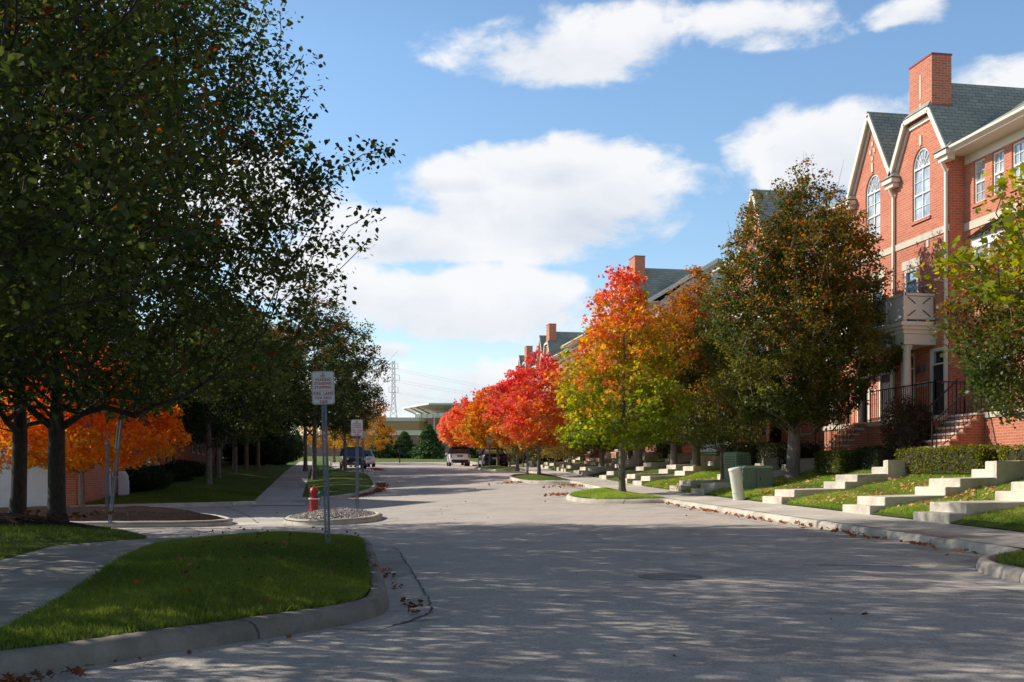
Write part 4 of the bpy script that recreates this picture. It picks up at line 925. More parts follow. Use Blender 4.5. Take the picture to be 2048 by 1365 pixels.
def townhouse(label, X, Y0, Y1, zs, units, zt, full=True, group='brick townhouse blocks on the right', endgable=False, endmat='brick'):
    """X: plane of the gabled bays, recess .5 behind; zs: porch slab level; zt terrace level; units: list of dicts(y=start of bay, chimney)"""
    root = empty('brick_townhouse', (X, (Y0 + Y1) / 2, zt), label, 'house', group)
    inv = Vector((-X, -(Y0 + Y1) / 2, -zt))
    P0 = empty('frame_tmp'); # temporary parent so that children keep world numbers
    zE = zs + 7.65; zR = zs + 10.25; XB = X + .5; xr = X + 4.; bands = zs + 5.45
    par = P0
    # street walls
    segs = []; y = Y0
    bays = sorted([(u['y'], u) for u in units], key=lambda t: t[0])
    for yb, u in bays:
        segs.append(('r', y, yb, None))
        if u.get('single'): segs.append(('g', yb, yb + 2.8, u)); y = yb + 2.8; continue
        segs.append(('b', yb, yb + 3.0, u)); segs.append(('g', yb + 3.0, yb + 5.8, u)); y = yb + 5.8
    segs.append(('r', y, Y1, None))
    trim = MB(); band = MB(); roofp = MB(); gut = MB()
    zb = zt - .5
    for kind, a, b, u in segs:
        band = MB()
        if kind == 'r':
            holes = []; wins = []
            n = max(1, int((b - a) / .86)); n = min(n, 9)
            ys = [b - .68 - .86 * i for i in range(n) if b - .68 - .86 * i > a + .3]
            for yc in ys:
                holes.append(rect(yc, .52, zs + 6.1, zs + 7.32)); wins.append((yc, .52, zs + 6.1, zs + 7.32))
            if full:
                for yc in ys[1::3]:
                    holes.append(rect(yc, 1.0, zs + .9, zs + 2.2)); wins.append((yc, 1.0, zs + .9, zs + 2.2))
            wall_x('wall', XB, a, b, zb, zE, holes, M['brick'], par)
            for yc, w, z0, z1 in wins: window(par, XB, yc, w, z0, z1, 0, 2, 2, 'curtain' if (int(yc * 7) % 3) else 'glass')
            band.box(XB - .03, XB + .02, a, b, bands - .03, bands + .2)
            trim.box(XB - .02, XB + .03, a, b, zE - .3, zE)          # frieze
            trim.box(X - .12, XB, a, b, zE - .04, zE + .03)           # soffit
            gut.prism([(X - .24, zE + .06), (X - .12, zE - .02), (X - .12, zE + .12), (X - .25, zE + .13)], 'y', a, b)
            # projecting bay window with a metal roof on the middle storey
            if b - a > 5 and full:
                yc = b - 2.35; x1 = X - .12
                MB().box(x1 + .04, XB + .05, yc - 1.0, yc + 1.0, zs + 2.75, zs + 3.25).build('bay_base', M['brick'], par)
                f = MB(); 
                for yy in (-.98, -.33, .27, .9): f.box(x1, x1 + .1, yc + yy, yc + yy + .08, zs + 3.25, zs + 4.9)
                f.box(x1 - .01, x1 + .1, yc - .99, yc + .99, zs + 3.18, zs + 3.27); f.box(x1 - .03, XB, yc - 1.03, yc + 1.03, zs + 4.62, zs + 4.9); f.box(x1, x1 + .09, yc - .9, yc + .9, zs + 3.95, zs + 4.02)
                for yy in (-1.0, .96): f.box(x1 + .1, XB, yc + yy, yc + yy + .05, zs + 3.25, zs + 3.32)
                fo = f.build('bay_window', M['white'], par)
                MB().box(x1 + .05, XB - .02, yc - .95, yc + .95, zs + 3.26, zs + 4.62).build('pane', M['curtain'], fo)
                rp = MB().prism([(x1 - .12, zs + 4.9), (XB, zs + 5.4), (XB, zs + 4.9)], 'y', yc - 1.12, yc + 1.12)
                for i in range(8): rp.bar((x1 - .12, yc - 1.1 + i * .314, zs + 4.92), (XB, yc - 1.1 + i * .314, zs + 5.42), .02, .05)
                rp.build('bay_roof', M['copper'], par)
            band.build('stone_band', M['lime'], par)
            gut.build('gutter_pipe', M['cream'], par); gut = MB()
        else:
            clip = kind == 'b'; yc = (a + b) / 2; hw = (b - a) / 2
            zg = zE + .35; top = (zR - .05) if not clip else zs + 9.25
            if clip: ol = [(a, zb), (b, zb), (b, zg), (yc + .62, top), (yc - .62, top), (a, zg)]
            else: ol = [(a, zb), (b, zb), (b, zg), (yc, top), (a, zg)]
            w = .96; z0 = zs + 6.12; z1 = zs + 8.3
            holes = [arch(yc, w, z0, z1 - w * .62, w * .62)]
            dr = [(yc + (.55 if clip else -.3), .78)]
            for dy, dw in dr: holes.append(rect(dy, dw, zs + 2.9, zs + 4.72))
            if full: holes += [rect(a + .62, .8, zs + .02, zs + 2.1), rect(b - .75, .8, zs + .02, zs + 2.1)]
            wall_x('wall', X, a, b, zb, zg, holes, M['brick'], par, outline=ol)
            window(par, X, yc, w, z0, z1, w * .62, 2, 2, 'curtain')
            for dy, dw in dr:
                door(par, X + .03, dy, dw, zs + 2.9, zs + 4.72, 'door_blue', .35); MB().box(X - .025, X + .02, dy - dw / 2 - .12, dy + dw / 2 + .12, zs + 4.73, zs + 5.0).build('lintel', M['lime'], par)
            if full:
                door(par, X + .03, a + .62, .8, zs + .02, zs + 2.1); door(par, X + .03, b - .75, .8, zs + .02, zs + 2.1)
                for yy in (a + 1.3, b - 1.4): lantern(par, X, yy, zs + 1.55)
                pl = MB()
                for yy in (a + 1.28, b - 1.38): pl.box(X - .02, X, yy - .12, yy + .12, zs + 1.02, zs + 1.16)
                pl.build('number_plaque', M['lime'], par)
                lantern(par, X, yc - .25 if clip else yc + .5, zs + 3.95)
            piece = lambda nm, *q: MB().box(*q).build(nm, M['lime'], par)
            piece('stone_band', X - .03, X + .02, a + .002, b - .002, bands - .02, bands + .18)
            piece('keystone', X - .035, X + .02, yc - .06, yc + .06, z1 + .06, z1 + .36)      # keystone
            piece('stone_block', X - .03, X + .02, yc - .45, yc - .33, bands - .26, bands - .05)
            if not clip:
                for q, r_ in ((0, .24), (0, -.24), (.13, 0), (-.13, 0)): piece('stone_block', X - .03, X + .02, yc + q - .05, yc + q + .05, zs + 9.05 + r_ - .07, zs + 9.05 + r_ + .07)
            # rake boards and gable roof
            ov = X - .2; xe = X + 1.9 if u.get('single') else xr
            if clip:
                pts = [(a - .08, zg - .2), (yc - .68, top + .03), (yc + .68, top + .03), (b + .08, zg - .2)]
                ridge = zR
                A0, B0, C0, D0 = [(ov, y_, z_ + .06) for y_, z_ in pts]; E0 = (X + .65, yc, ridge + .08); E1 = (xe, yc, ridge + .08); A1 = (xe, pts[0][0], pts[0][1] + .06); D1 = (xe, pts[3][0], pts[3][1] + .06)
                roofp.face([B0, C0, E0]); roofp.face([A0, B0, E0, E1, A1]); roofp.face([C0, D0, D1, E1, E0])
            else:
                pts = [(a - .08, zg - .2), (yc, top + .10), (b + .08, zg - .2)]
                A0, B0, C0 = [(ov, y_, z_ + .06) for y_, z_ in pts]; A1, B1, C1 = [(xe, y_, z_ + .06) for y_, z_ in pts]
                roofp.face([A0, B0, B1, A1]); roofp.face([B0, C0, C1, B1]); roofp.face([A1, B1, C1])
            for i in range(len(pts) - 1):
                p, q = pts[i], pts[i + 1]
                trim.bar((ov + .02, p[0], p[1] - .05), (ov + .02, q[0], q[1] - .05), .05, .15)
                trim.bar((X - .1, p[0], p[1] - .02), (X - .1, q[0], q[1] - .02), .2, .05)
                trim.bar((X - .03, p[0], p[1] - .24), (X - .03, q[0], q[1] - .24), .04, .12)
            for yy in ((a, b) if clip or u.get('single') else (b,)):                                                      # eaves returns
                trim.box(X - .3, X + .02, yy - .3, yy + .3, zg - .42, zg - .28); trim.box(X - .22, X + .02, yy - .24, yy + .24, zg - .56, zg - .42)
                roofp.face([(X - .34, yy - .36, zg - .27), (X - .34, yy + .36, zg - .27), (X, yy + .1, zg + .0), (X, yy - .1, zg + .0)])
                roofp.face([(X - .34, yy - .36, zg - .27), (X, yy - .1, zg), (X, yy - .36, zg - .27)]); roofp.face([(X - .34, yy + .36, zg - .27), (X, yy + .36, zg - .27), (X, yy + .1, zg)])
            for yy in ([a + .08] if clip else [a - .0]):
                d = MB(); d.box(X - .1, X - .02, yy - .04, yy + .04, zt + .2, zg - .85); d.bar((X - .06, yy, zg - .85), (X - .22, yy, zg - .55), .07, .07); d.build('downspout', M['cream'], par)
            # return wall of the bay
            yw = a if kind == 'b' else b
            rb = MB(); s = .002 if kind == 'g' else -.002
            rb.face([(X, yw, zb), (XB + .02, yw, zb), (XB + .02, yw, zg + .1), (X, yw, zg)]); rb.build('return_wall', M['brick'], par, fixn=False)
            if clip and u.get('chimney', True):
                ch = MB(); y0, y1 = yc - .62, yc + .62; x0, x1 = X - .02, X + .62
                ch.box(x0, x1, y0, y1, top - .3, zs + 10.9); co = ch.build('chimney', M['brick'], par)
                MB().box(x0 - .02, x1 + .02, y0 - .02, y1 + .02, zs + 10.9, zs + 10.95).build('chimney_cap', M['redflash'], co)
                MB().box(x0 - .03, x1 + .03, y0 - .03, y1 + .03, top + .0, top + .16).build('flashing', M['redflash'], co)
                MB().box(x0 - .015, x0 + .01, yc - .04, yc + .04, zs + 9.75, zs + 10.5).box(x0 - .015, x0 + .01, yc - .05, yc + .05, zs + 9.5, zs + 9.62).build('stone_inlay', M['lime'], co)
            if clip and full:
                # porch with entablature, columns, balcony
                pa, pb = a + .7, a + 5.7; px0 = X - 1.12
                MB().box(px0 + .05, X, a - .95, pb, zt - .6, zs - .14).build('porch_base', M['brick'], par)
                MB().box(px0, X - .001, a - 1.0, pb + .05, zs - .14, zs).box(X - .5, XB - .002, a - 9, a - 1.0, zs - .14, zs).build('porch_slab', M['lime'], par)
                en = MB(); en.box(px0 + .1, X - .002, pa, pb, zs + 2.2, zs + 2.52); en.box(px0 + .04, X - .003, pa - .06, pb + .06, zs + 2.52, zs + 2.64); en.box(px0 - .03, X - .004, pa - .13, pb + .13, zs + 2.64, zs + 2.74)
                en.box(px0 - .1, X - .005, pa - .2, pb + .2, zs + 2.74, zs + 2.85); en.build('entablature', M['cream'], par)
                for yy in (pa + .2, pb - .2):
                    MB().lathe([(.17, zs), (.17, zs + .07), (.14, zs + .1), (.13, zs + .16), (.135, zs + .8), (.11, zs + 2.03), (.13, zs + 2.06), (.155, zs + 2.12), (.165, zs + 2.13), (.165, zs + 2.195)], 20, (px0 + .3, yy)).build('column', M['cream'], par, smooth=True)
                bl = MB(); zc = zs + 2.85; hb_ = .82
                for p, q in (((px0 + .1, pa), (px0 + .1, pb)), ((px0 + .1, pa), (X - .05, pa)), ((px0 + .1, pb), (X - .05, pb))):
                    zo = 0 if p[1] != q[1] else .004; bl.bar((*p, zc + hb_ + zo), (*q, zc + hb_ + zo), .09, .07); bl.bar((*p, zc + .12 + zo), (*q, zc + .12 + zo), .07, .06)
                    Ld = math.dist(p, q); k = max(1, round(Ld / .95))
                    z_ = 0 if p[1] != q[1] else .003
                    for i in range(k):
                        u0 = Vector(p).lerp(Vector(q), i / k); u1 = Vector(p).lerp(Vector(q), (i + 1) / k); m_ = .08 / (Ld / k)
                        bl.box(u0.x - .045, u0.x + .045, u0.y - .045, u0.y + .045, zc, zc + hb_ + .06) if (p[1] != q[1] or i) else None
                        v0, v1 = u0.lerp(u1, .04), u0.lerp(u1, .96)
                        bl.bar((v0.x, v0.y, zc + .46), (v1.x, v1.y, zc + .46), .02, .62)
                bl.build('balcony', M['cream'], par)
                xm = MB()
                for i in (-1, 1):
                    for j in (-1, 1):
                        cy_ = X - .55; xm.bar((cy_ + i * .12, pa - .015, zc + .46 + j * .1), (cy_ + i * .36, pa - .015, zc + .46 + j * .28), .02, .03)
                xm.build('balcony_cross', M['copper'], par)
                MB().box(X - .46, XB - .01, a - 9, a - 1.0, zt - .6, zs - .14).build('porch_base', M['brick'], par)
                stairs(par, X - 2.05, X - .47, a - 2.35, a - 1.1, zt + .02, zs - .002); stairs(par, X - 2.35, px0 + .06, a + 2.75, a + 4.0, zt + .02, zs - .002)
                railing(par, (px0 + .12, a - .9, zs), (px0 + .12, a + 2.7, zs)); railing(par, (px0 + .12, a - .9, zs), (X - .1, a - .9, zs)); railing(par, (X - .4, a - 2.45, zs), (X - .4, a - 8.8, zs)); railing(par, (px0 + .12, a + 4.1, zs), (px0 + .12, pb - .1, zs))
    # far and near end walls, back
    e = MB(); top_g = [(XB, zb), (XB + 7.4, zb), (XB + 7.4, zE), (xr, zR - .1), (XB, zE)]
    e.prism(top_g, 'y', Y0, Y0 + .02); e.prism(top_g, 'y', Y1 - .02, Y1); e.box(XB + 7.38, XB + 7.42, Y0, Y1, zb, zE); e.build('end_wall', M[endmat], par)
    for yy in (Y0 - .19, Y1 + .19): trim.bar((X - .2, yy, zE + .0), (xr, yy, zR - .1), .05, .22); trim.bar((XB + 7.7, yy, zE - .1), (xr, yy, zR - .1), .05, .22)
    sl = (zR - zE - .1) / (xr - X + .2)
    for kind, a, b, u in segs:
        xs = X - .2 if kind == 'r' else X + .45
        a_ = a - .2 if a == Y0 else a; b_ = b + .2 if b == Y1 else b
        roofp.face([(xs, a_, zE + .1 + sl * (xs - X + .2)), (xs, b_, zE + .1 + sl * (xs - X + .2)), (xr, b_, zR), (xr, a_, zR)])
    roofp.face([(xr, Y0 - .2, zR), (xr, Y1 + .2, zR), (XB + 7.7, Y1 + .2, zE), (XB + 7.7, Y0 - .2, zE)])
    roofp.build('roof', M['shingle'], par, fixn=False)
    trim.build('cornice', M['cream'], par)
    if endgable:
        xg = X + 6.; g = MB(); g.prism([(xg - 2.4, zE + .2), (xg + 2.4, zE + .2), (xg, zE + 2.7)], 'y', Y0 - .6, Y0 + 1.5); g.build('side_gable', M['siding'], par)
        g = MB(); g.bar((xg - 2.6, Y0 - .65, zE + .1), (xg, Y0 - .65, zE + 2.8), .06, .2); g.bar((xg + 2.6, Y0 - .65, zE + .1), (xg, Y0 - .65, zE + 2.8), .06, .2); g.build('side_gable_trim', M['white'], par)
    for ch in [o for o in C.objects if o.parent == P0]:
        ch.parent = root; ch.location = ch.location + inv
    bpy.data.objects.remove(P0)
    return root

townhouse('near red brick townhouse block with twin gables, tall chimney and a pillared porch', 18.0, 8.0, 47.0, 1.76, [dict(y=28.5), dict(y=41.2, single=True)], .32)
townhouse('second red brick townhouse block with grey green roof and cream side gable behind the hornbeams', 18.8, 59.6, 82, 2.55, [dict(y=61.9)], 1.35, endgable=False, endmat='siding')
townhouse('third red brick townhouse block, its chimney rising above the scarlet maple', 20.0, 87.5, 106, 2.75, [dict(y=92.2)], 1.9, full=False)
townhouse('fourth and farthest red brick townhouse block with the lowest chimney on the skyline', 21.3, 108, 128, 2.9, [dict(y=109.5)], 2.3, full=False)

# the concrete steps climbing the right lawn
yl = [17.65, 20.7, 25.5, 31.8, 34.2, 39.4, 41.9, 46.0, 50.8, 53.4, 58.2, 61.2, 66.5, 70, 75, 79]
nm = ['nearest flight at the right edge below the long hedge', 'flight below the long yellow green hedge, second from the right edge', 'flight leading to the brick stair beside the tall brown shrub',
      'flight just right of the large hornbeam trunk', 'half shaded flight just right of the green utility box', 'shaded flight beside the small crooked tree', 'flight left of the small crooked tree with leaf litter around it', 'flight behind the trunk of the yellow green maple',
      'low flight left of the yellow green maple', 'flight behind the shaded mulch ring', 'flight behind the bare sign post', 'flight right of the scarlet maple trunk', 'flight left of the scarlet maple trunk', 'flight behind the parking sign', 'small distant flight right of the sedan', 'farthest flight of lawn steps']
for y, lb in zip(yl, nm):
    wi = kerb_x(y) + 1.56; zb = float(H(wi, y)) + .215; r = .178; w = 1.2
    root = empty('lawn_steps', (wi, y, zb), lb.replace('flight', 'flight of pale concrete steps', 1), 'steps', 'concrete walkway steps up the right lawn')
    pr = [(0, -.3)]; x = .0; z = 0
    for g in range(3):
        z += r; pr += [(x, z), (x + .34, z)]; z += r; pr += [(x + .34, z)]
        x += (1.72, 1.38, 1.35)[g]; pr += [(x, z + .03)] if g < 2 else []
        if g < 2: z += .03
    pr += [(4.35, z + .02), (4.35, -.3)]
    MB().prism(pr, 'y', 0, w).build('steps', M['step'], root, bevel=.022)
    MB().box(2.9, 4.3, -.02, .10, .5, z + .019 - .03).build('side_wall', M['step'], root)

# garage house on the left
x0, y0 = -7.85, 37.05; zg_ = float(H(x0, y0)) + .02
g = empty('garage_house', (x0, y0, zg_), 'brick house with a white panelled garage door at the left edge', 'house')
wl = MB(); wl.box(-.6, 0, 0, 12, -.3, 5.8); wl.box(-6.35, -.6, .28, 12, 2.3, 5.8); wl.box(-14, -6.35, 0, 12, -.3, 5.8)
wl.build('wall', M['brick'], g); MB().box(-6.35, -.6, 0.0, .28, 2.32, 5.8).build('wall', M['brick'], g)
gd = MB().box(-6.35, -.65, .22, .26, 0, 2.3).build('garage_door', M['white'], g); pn = MB()
for r_ in range(4):
    for c in range(7):
        xx = -6.25 + c * .8; zz = .06 + r_ * .565; pn.box(xx, xx + .66, .205, .222, zz, zz + .40); pn.box(xx + .05, xx + .61, .19, .206, zz + .05, zz + .35)
pn.build('raised_panels', M['white'], gd)
gr = MB()  # flat grey strips paint the shadow lines between the door sections
for r_ in range(1, 4): gr.box(-6.35, -.65, .212, .221, r_ * .565 - .012, r_ * .565 + .012)
gr.build('panel_shade_lines', M['sign'], gd); MB().box(-6.4, -.55, -.02, .0 - .002, 2.3, 2.45).box(-.66, -.6, -.02, .28, 0, 2.3).build('door_trim', M['white'], g)
MB().prism([(-.4, 5.8), (12.4, 5.8), (6, 9.2)], 'x', -14.3, .4).build('roof', M['shingle'], g)
for yy in (.35, 5.5): MB().box(.0, .08, yy, yy + .09, 0, 5.7).build('downspout', M['white'], g)
fw_ = MB(); fw_.box(.0, .05, 6.3, 7.2, 1.0, 2.4).build('window', M['white'], g); MB().box(.05, .06, 6.36, 7.14, 1.06, 2.34).build('pane', M['glass'], g)
o = empty('utility_meter', (x0 + .25, y0 + 6.1, zg_ + .1), 'tall pale grey utility cabinet against the left brick side wall', 'meter cabinet')
MB().prism([(0, 0), (.32, 0), (.3, .95), (.2, 1.15), (0, 1.15)], 'y', 0, .5).build('cabinet', M['sign'], o, bevel=.02); MB().box(.322, .335, .08, .42, .2, .8).build('cabinet_door', M['white'], o)
# brick row behind the far left pears
def left_row(name, label, x, y0, y1, hgt, mat):
    z = gz(x, (y0 + y1) / 2, .1); r = empty(name, (x, y0, z), label, 'house', 'brick buildings behind the left trees'); L = y1 - y0
    MB().box(-9, 0, 0, L, -1.2, hgt).build('wall', M[mat], r); MB().prism([(-9.4, hgt), (.4, hgt), (-4.5, hgt + 3)], 'y', -.4, L + .4).build('roof', M['shingle'], r)
    for i in range(int(L / 3)):
        for zz in (.8, 3.4):
            f = MB().box(0, .03, 1 + i * 3, 2.1 + i * 3, zz, zz + 1.4).box(.03, .045, 1.53 + i * 3, 1.57 + i * 3, zz, zz + 1.4).build('window', M['white'], r); MB().box(.03, .038, 1.07 + i * 3, 2.03 + i * 3, zz + .07, zz + 1.33).build('pane', M['glass'], f)
left_row('brick_building', 'dark red brick building behind the first far pear trees', -8.3, 50.5, 66, 5.6, 'brick')
left_row('brick_building', 'plum brick building deep behind the far left pear trees', -8.0, 70, 108, 5.8, 'brick_dark')

# the big building and the pylon at the end of the street
def camframe(px_, Z, z): x, y = at(px_, Z); return (x, y, z)
zb_ = 3.9; x, y = at(900, 210)
fb = empty('school_building', (x, y, zb_), 'large plum brick and tan panelled building with a flat white roof canopy beyond the field', 'building'); fb.rotation_euler = (0, 0, -math.atan2(SA, CA)); S = 210 / F
def fx(p): return (p - 900) * S
def fz(row, d=0): return (HY - row) * (210 + d) / F - zb_
MB().box(fx(500), fx(1150), 0, 30, -1, fz(871)).build('lower_wall', M['far_brick'], fb)
MB().box(fx(640), fx(1150), -.35, .1, fz(871) + .002, fz(864)).box(fx(640), fx(1150), -.55, .1, fz(864) + .002, fz(861.5)).build('cornice', M['cream'], fb)
MB().prism([(fx(640), 3.5), (fx(835), 3.5), (fx(851), 5.5), (fx(851), 22), (fx(640), 22)], 'z', fz(862), fz(841)).build('panel_wall', M['panel'], fb)
MB().prism([(fx(640), 3.2), (fx(835), 3.2), (fx(852), 5.3), (fx(852), 22), (fx(640), 22)], 'z', fz(841) + .01, fz(833.5)).build('parapet', M['siding'], fb)
MB().box(fx(852) + .02, fx(1150), 4., 24, fz(862), fz(834)).build('tower_wall', M['far_brick'], fb); MB().box(fx(865), fx(1150), 3.7, 24, fz(834), fz(830.5)).box(fx(864.5), fx(866.5), 3.9, 4.1, fz(862), fz(834)).build('tower_trim', M['cream'], fb)
cz = fz(823); MB().box(fx(823), fx(1100), 8.5, 8.7, fz(832), cz).build('clerestory', M['curtain'], fb)
pm = MB()
for i in range(14): pm.box(fx(823 + i * 12), fx(823.7 + i * 12), 8.3, 8.5, fz(832), cz)
pm.build('mullions', M['steel'], fb)
MB().prism([(fx(797), 7.5), (fx(862), -5.5), (fx(1100), -5.5), (fx(1100), 24), (fx(823), 24)], 'z', cz + .95, cz + 1.25).build('roof_canopy', M['white'], fb)
rb = MB()
for i in range(16): p = 823 + i * 15; rb.bar((fx(p), 9, cz + .05), (fx(p + (-22 if i < 3 else 8)), 7.2 - min(i, 4) * 3.1, cz + .9), .14, .3)
rb.build('canopy_beams', M['siding'], fb)
x, y = at(787, 400); py = empty('power_pylon', (x, y, 4.4), 'slender lattice power pylon rising behind the far building', 'pylon'); py.rotation_euler = (0, 0, -.18); s = 400 / F; m = MB(); ht = (HY - 722) * s - 4.4
def lw_(z): return 1.9 if z < 0 else float(np.interp(z / ht, [0, .5, .62, 1], [3.0, 1.15, .62, .5]))
lv = np.linspace(0, ht, 22)
for i in range(21):
    a, b = lv[i], lv[i + 1]; wa, wb = lw_(a), lw_(b)
    for sx, sy in ((1, 1), (1, -1), (-1, 1), (-1, -1)): m.bar((sx * wa, sy * wa, a), (sx * wb, sy * wb, b), .10, .10)
    for s1, s2 in ((-1, 1), (1, -1)):
        m.bar((s1 * wa, -wa, a), (s2 * wb, -wb, b), .08, .08); m.bar((s1 * wa, wa, a), (s2 * wb, wb, b), .08, .08)
m.build('tower', M['pylon'], py)
arms = []
for row_, wd in ((738, 9), (761, 12), (785, 9)):
    zz = (HY - row_) * s - 4.4; a = MB(); a.bar((-wd * s, 0, zz), (wd * s, 0, zz), .14, .14); a.bar((-wd * s, 0, zz), (-wd * s, 0, zz + 10 * s), .12, .12); a.bar((wd * s, 0, zz), (wd * s, 0, zz + 10 * s), .12, .12); a.bar((-wd * s, 0, zz + 10 * s), (0, 0, zz + 12 * s), .1, .1); a.bar((wd * s, 0, zz + 10 * s), (0, 0, zz + 12 * s), .1, .1)
    a.build('cross_arm', M['pylon'], py); arms.append((wd, zz + 4.4))
wn = ['upper', 'middle', 'lower']
for k, (wd, zz) in enumerate(arms):
    for sd in (-1, 1):
        A = Vector((*at(787 + sd * wd, 400), zz)); rowB = (796, 808, 822)[k] + (5 if sd < 0 else 0); B = Vector((*at(1240 + sd * 6, 640), zrow(rowB - 12, 640))); m = MB(); prev = A
        for i in range(1, 13):
            t = i / 12; q = A.lerp(B, t); q.z -= 4.5 * math.sin(math.pi * t); m.tube(prev, q, .028, .028, 4, cap=False); prev = q
        tag(m.build('power_line', M['pylon'], fixn=False), f'{wn[k]} pair, {"near" if sd > 0 else "far"} power cable sagging right from the pylon', 'cable', 'power cables from the pylon')

# ---------------------------------------------------------------- street furniture
def post(mb, h, w=.055, hole=True, z0=0.):
    """perforated channel post facing -Y: real holes down the middle"""
    hw = w / 2; hr = .0055 if hole else 0; st = .0254; n = int(h / st)
    mb.box(-hw, -.012, -.002, .002, z0, z0 + h); mb.box(.012, hw, -.002, .002, z0, z0 + h)
    for i in range(n): mb.face([(-.012, 0, z0 + i * st), (.012, 0, z0 + i * st), (.012, 0, z0 + i * st + .0125), (-.012, 0, z0 + i * st + .0125)])
    for s in (-1, 1): mb.face([(s * hw, 0, z0), (s * hw, .03, z0), (s * hw, .03, z0 + h), (s * hw, 0, z0 + h)]); mb.face([(s * hw, .03, z0), (s * (hw + .012), .03, z0), (s * (hw + .012), .03, z0 + h), (s * hw, .03, z0 + h)])
    return mb
def rrect(w, h, r, n=6):
    o = []
    for cx_, cy_, a0 in ((w / 2 - r, h / 2 - r, 0), (-w / 2 + r, h / 2 - r, 90), (-w / 2 + r, -h / 2 + r, 180), (w / 2 - r, -h / 2 + r, 270)):
        for i in range(n + 1): a = R(a0 + 90 * i / n); o.append((cx_ + r * math.cos(a), cy_ + r * math.sin(a)))
    return o
_tc = {}
def text(s, size, mat, parent, x, y, z, sx=1., name='lettering', bold=0.):
    cu = bpy.data.curves.new('t', 'FONT'); cu.body = s; cu.size = size; cu.align_x = 'CENTER'; cu.align_y = 'CENTER'; cu.offset = bold; cu.resolution_u = 3; cu.space_character = 1.12
    o = bpy.data.objects.new('t', cu); C.objects.link(o); bpy.context.view_layer.update()
    me = bpy.data.meshes.new_from_object(o); bpy.data.objects.remove(o); bpy.data.curves.remove(cu)
    me.materials.clear(); me.materials.append(mat)
    w = bpy.data.objects.new(name, me); C.objects.link(w); w.parent = parent; w.rotation_euler = (R(90), 0, 0); w.location = (x, y, z); w.scale = (sx, 1, 1)
    return w
def fire_sign(label, loc, zc, hpost, w=.305, h=.457, rz=0., lean=(0, 0), hole=True, pw=.055):
    r = empty('street_sign', loc, label, 'sign', 'no parking fire lane signs'); r.rotation_euler = (lean[0], lean[1], rz)
    post(MB(), hpost, pw, hole).build('post', M['steel'], r, fixn=False)
    p = MB().prism(rrect(w, h, .035), 'y', -.012, -.008).build('sign_plate', M['sign'], r); p.location = (0, 0, zc)
    out = rrect(w - .014, h - .014, .03); inn = rrect(w - .024, h - .024, .026); b = MB()
    for i in range(len(out)): j = (i + 1) % len(out); b.face([(out[i][0], -.0135, out[i][1]), (out[j][0], -.0135, out[j][1]), (inn[j][0], -.0135, inn[j][1]), (inn[i][0], -.0135, inn[i][1])])
    k = h / .457
    for zz in (-.055 * k + .01, -.115 * k + .01): b.face([(-w * .42, -.0135, zz), (w * .42, -.0135, zz), (w * .42, -.0135, zz + .004), (-w * .42, -.0135, zz + .004)])
    b.build('border', M['signred'], p, fixn=False)
    for s_, zz, fit in (('NO', .160, .06), ('PARKING', .110, .20), ('STANDING', .058, .226), ('STOPPING', .004, .228), ('FIRE  LANE', -.078, .262), ('TOW AWAY', -.143, .232), ('ZONE', -.193, .112)):
        t = text(s_, .052 * k, M['signred'], p, 0, -.0138, zz * k, bold=.0016); d = max(v.co.x for v in t.data.vertices) - min(v.co.x for v in t.data.vertices); t.scale = (fit * w / .305 / d, 1, 1)
        bo = MB().box(-.008, .008, -.02, -.0138, .195 * k - .008, .195 * k + .008).box(-.008, .008, -.02, -.0138, -.205 * k - .008, -.205 * k + .008)
    bo.build('bolt', M['plastic'], p)
    return r
yaw = -math.atan2(SA, CA)
x, y = at(655, 15.1); zf = float(bedh(x, y)) + .05
fire_sign('large near fire lane sign on a perforated steel post in the lawn', (x, y, zf), 2.19, 2.43, .315, .465, yaw + .06, lean=(0, -.027))
x, y = at(714, 30.3); zf = float(H(x, y)) + .2
fire_sign('smaller fire lane sign standing in the stones beside the hydrant', (x, y, zf), 2.28, 2.52, .335, .46, yaw, hole=False, pw=.07)
def info_sign(label, loc, rz, two=True, s=1.0, faded=False):
    r = empty('street_sign', loc, label, 'sign', 'paired parking signs'); r.rotation_euler = (0, 0, rz)
    post(MB(), 2.6 * s, .09, False).build('post', M['steel'], r, fixn=False)
    p = MB().prism(rrect(.305, .457, .03), 'y', -.014, -.008).build('sign_plate', M['sign'], r); p.location = (0, 0, 2.35 * s)
    for i, (s_, zz) in enumerate((('NO', .16), ('PARKING', .11), ('STANDING', .058), ('STOPPING', .004), ('FIRE  LANE', -.078), ('TOW AWAY', -.143), ('ZONE', -.193))): text(s_, .05, M['signred'], p, 0, -.0165, zz, .95)
    if two:
        q = MB().prism(rrect(.305, .457, .03), 'y', -.014, -.008).build('sign_plate', M['sign'], r); q.location = (0, 0, 1.86 * s)
        MB().box(-.125, .125, -.017, -.0145, -.2, -.1).build('red_panel', M['signred'], q)
        m = MB(); 
        for zz in (.16, .125, .03, -.05): m.box(-.11, .11, -.017, -.0145, zz, zz + .014)
        m.build('small_print', M['plastic'], q); a = MB(); a.bar((-.09, -.018, -.15), (.09, -.018, -.15), .003, .02); a.build('arrow', M['sign'], q)
x, y = at(1055, 54); info_sign('paired parking signs on a blue grey post in front of the scarlet maple', (x, y, float(H(x, y)) + .2), yaw)
x, y = at(979, 76); info_sign('distant paired parking signs on a post behind the navy sedan', (x, y, float(H(x, y)) + .1), yaw, s=1.)
x, y = at(905, 108); info_sign('farthest parking sign on a post behind the white vehicle', (x, y, float(H(x, y)) + .1), yaw, False, 1.1)
x, y = at(726, 66); info_sign('faded grey sign on a post just right of the smaller fire lane sign', (x, y, float(H(x, y)) + .1), yaw + .25, False, 1.05)
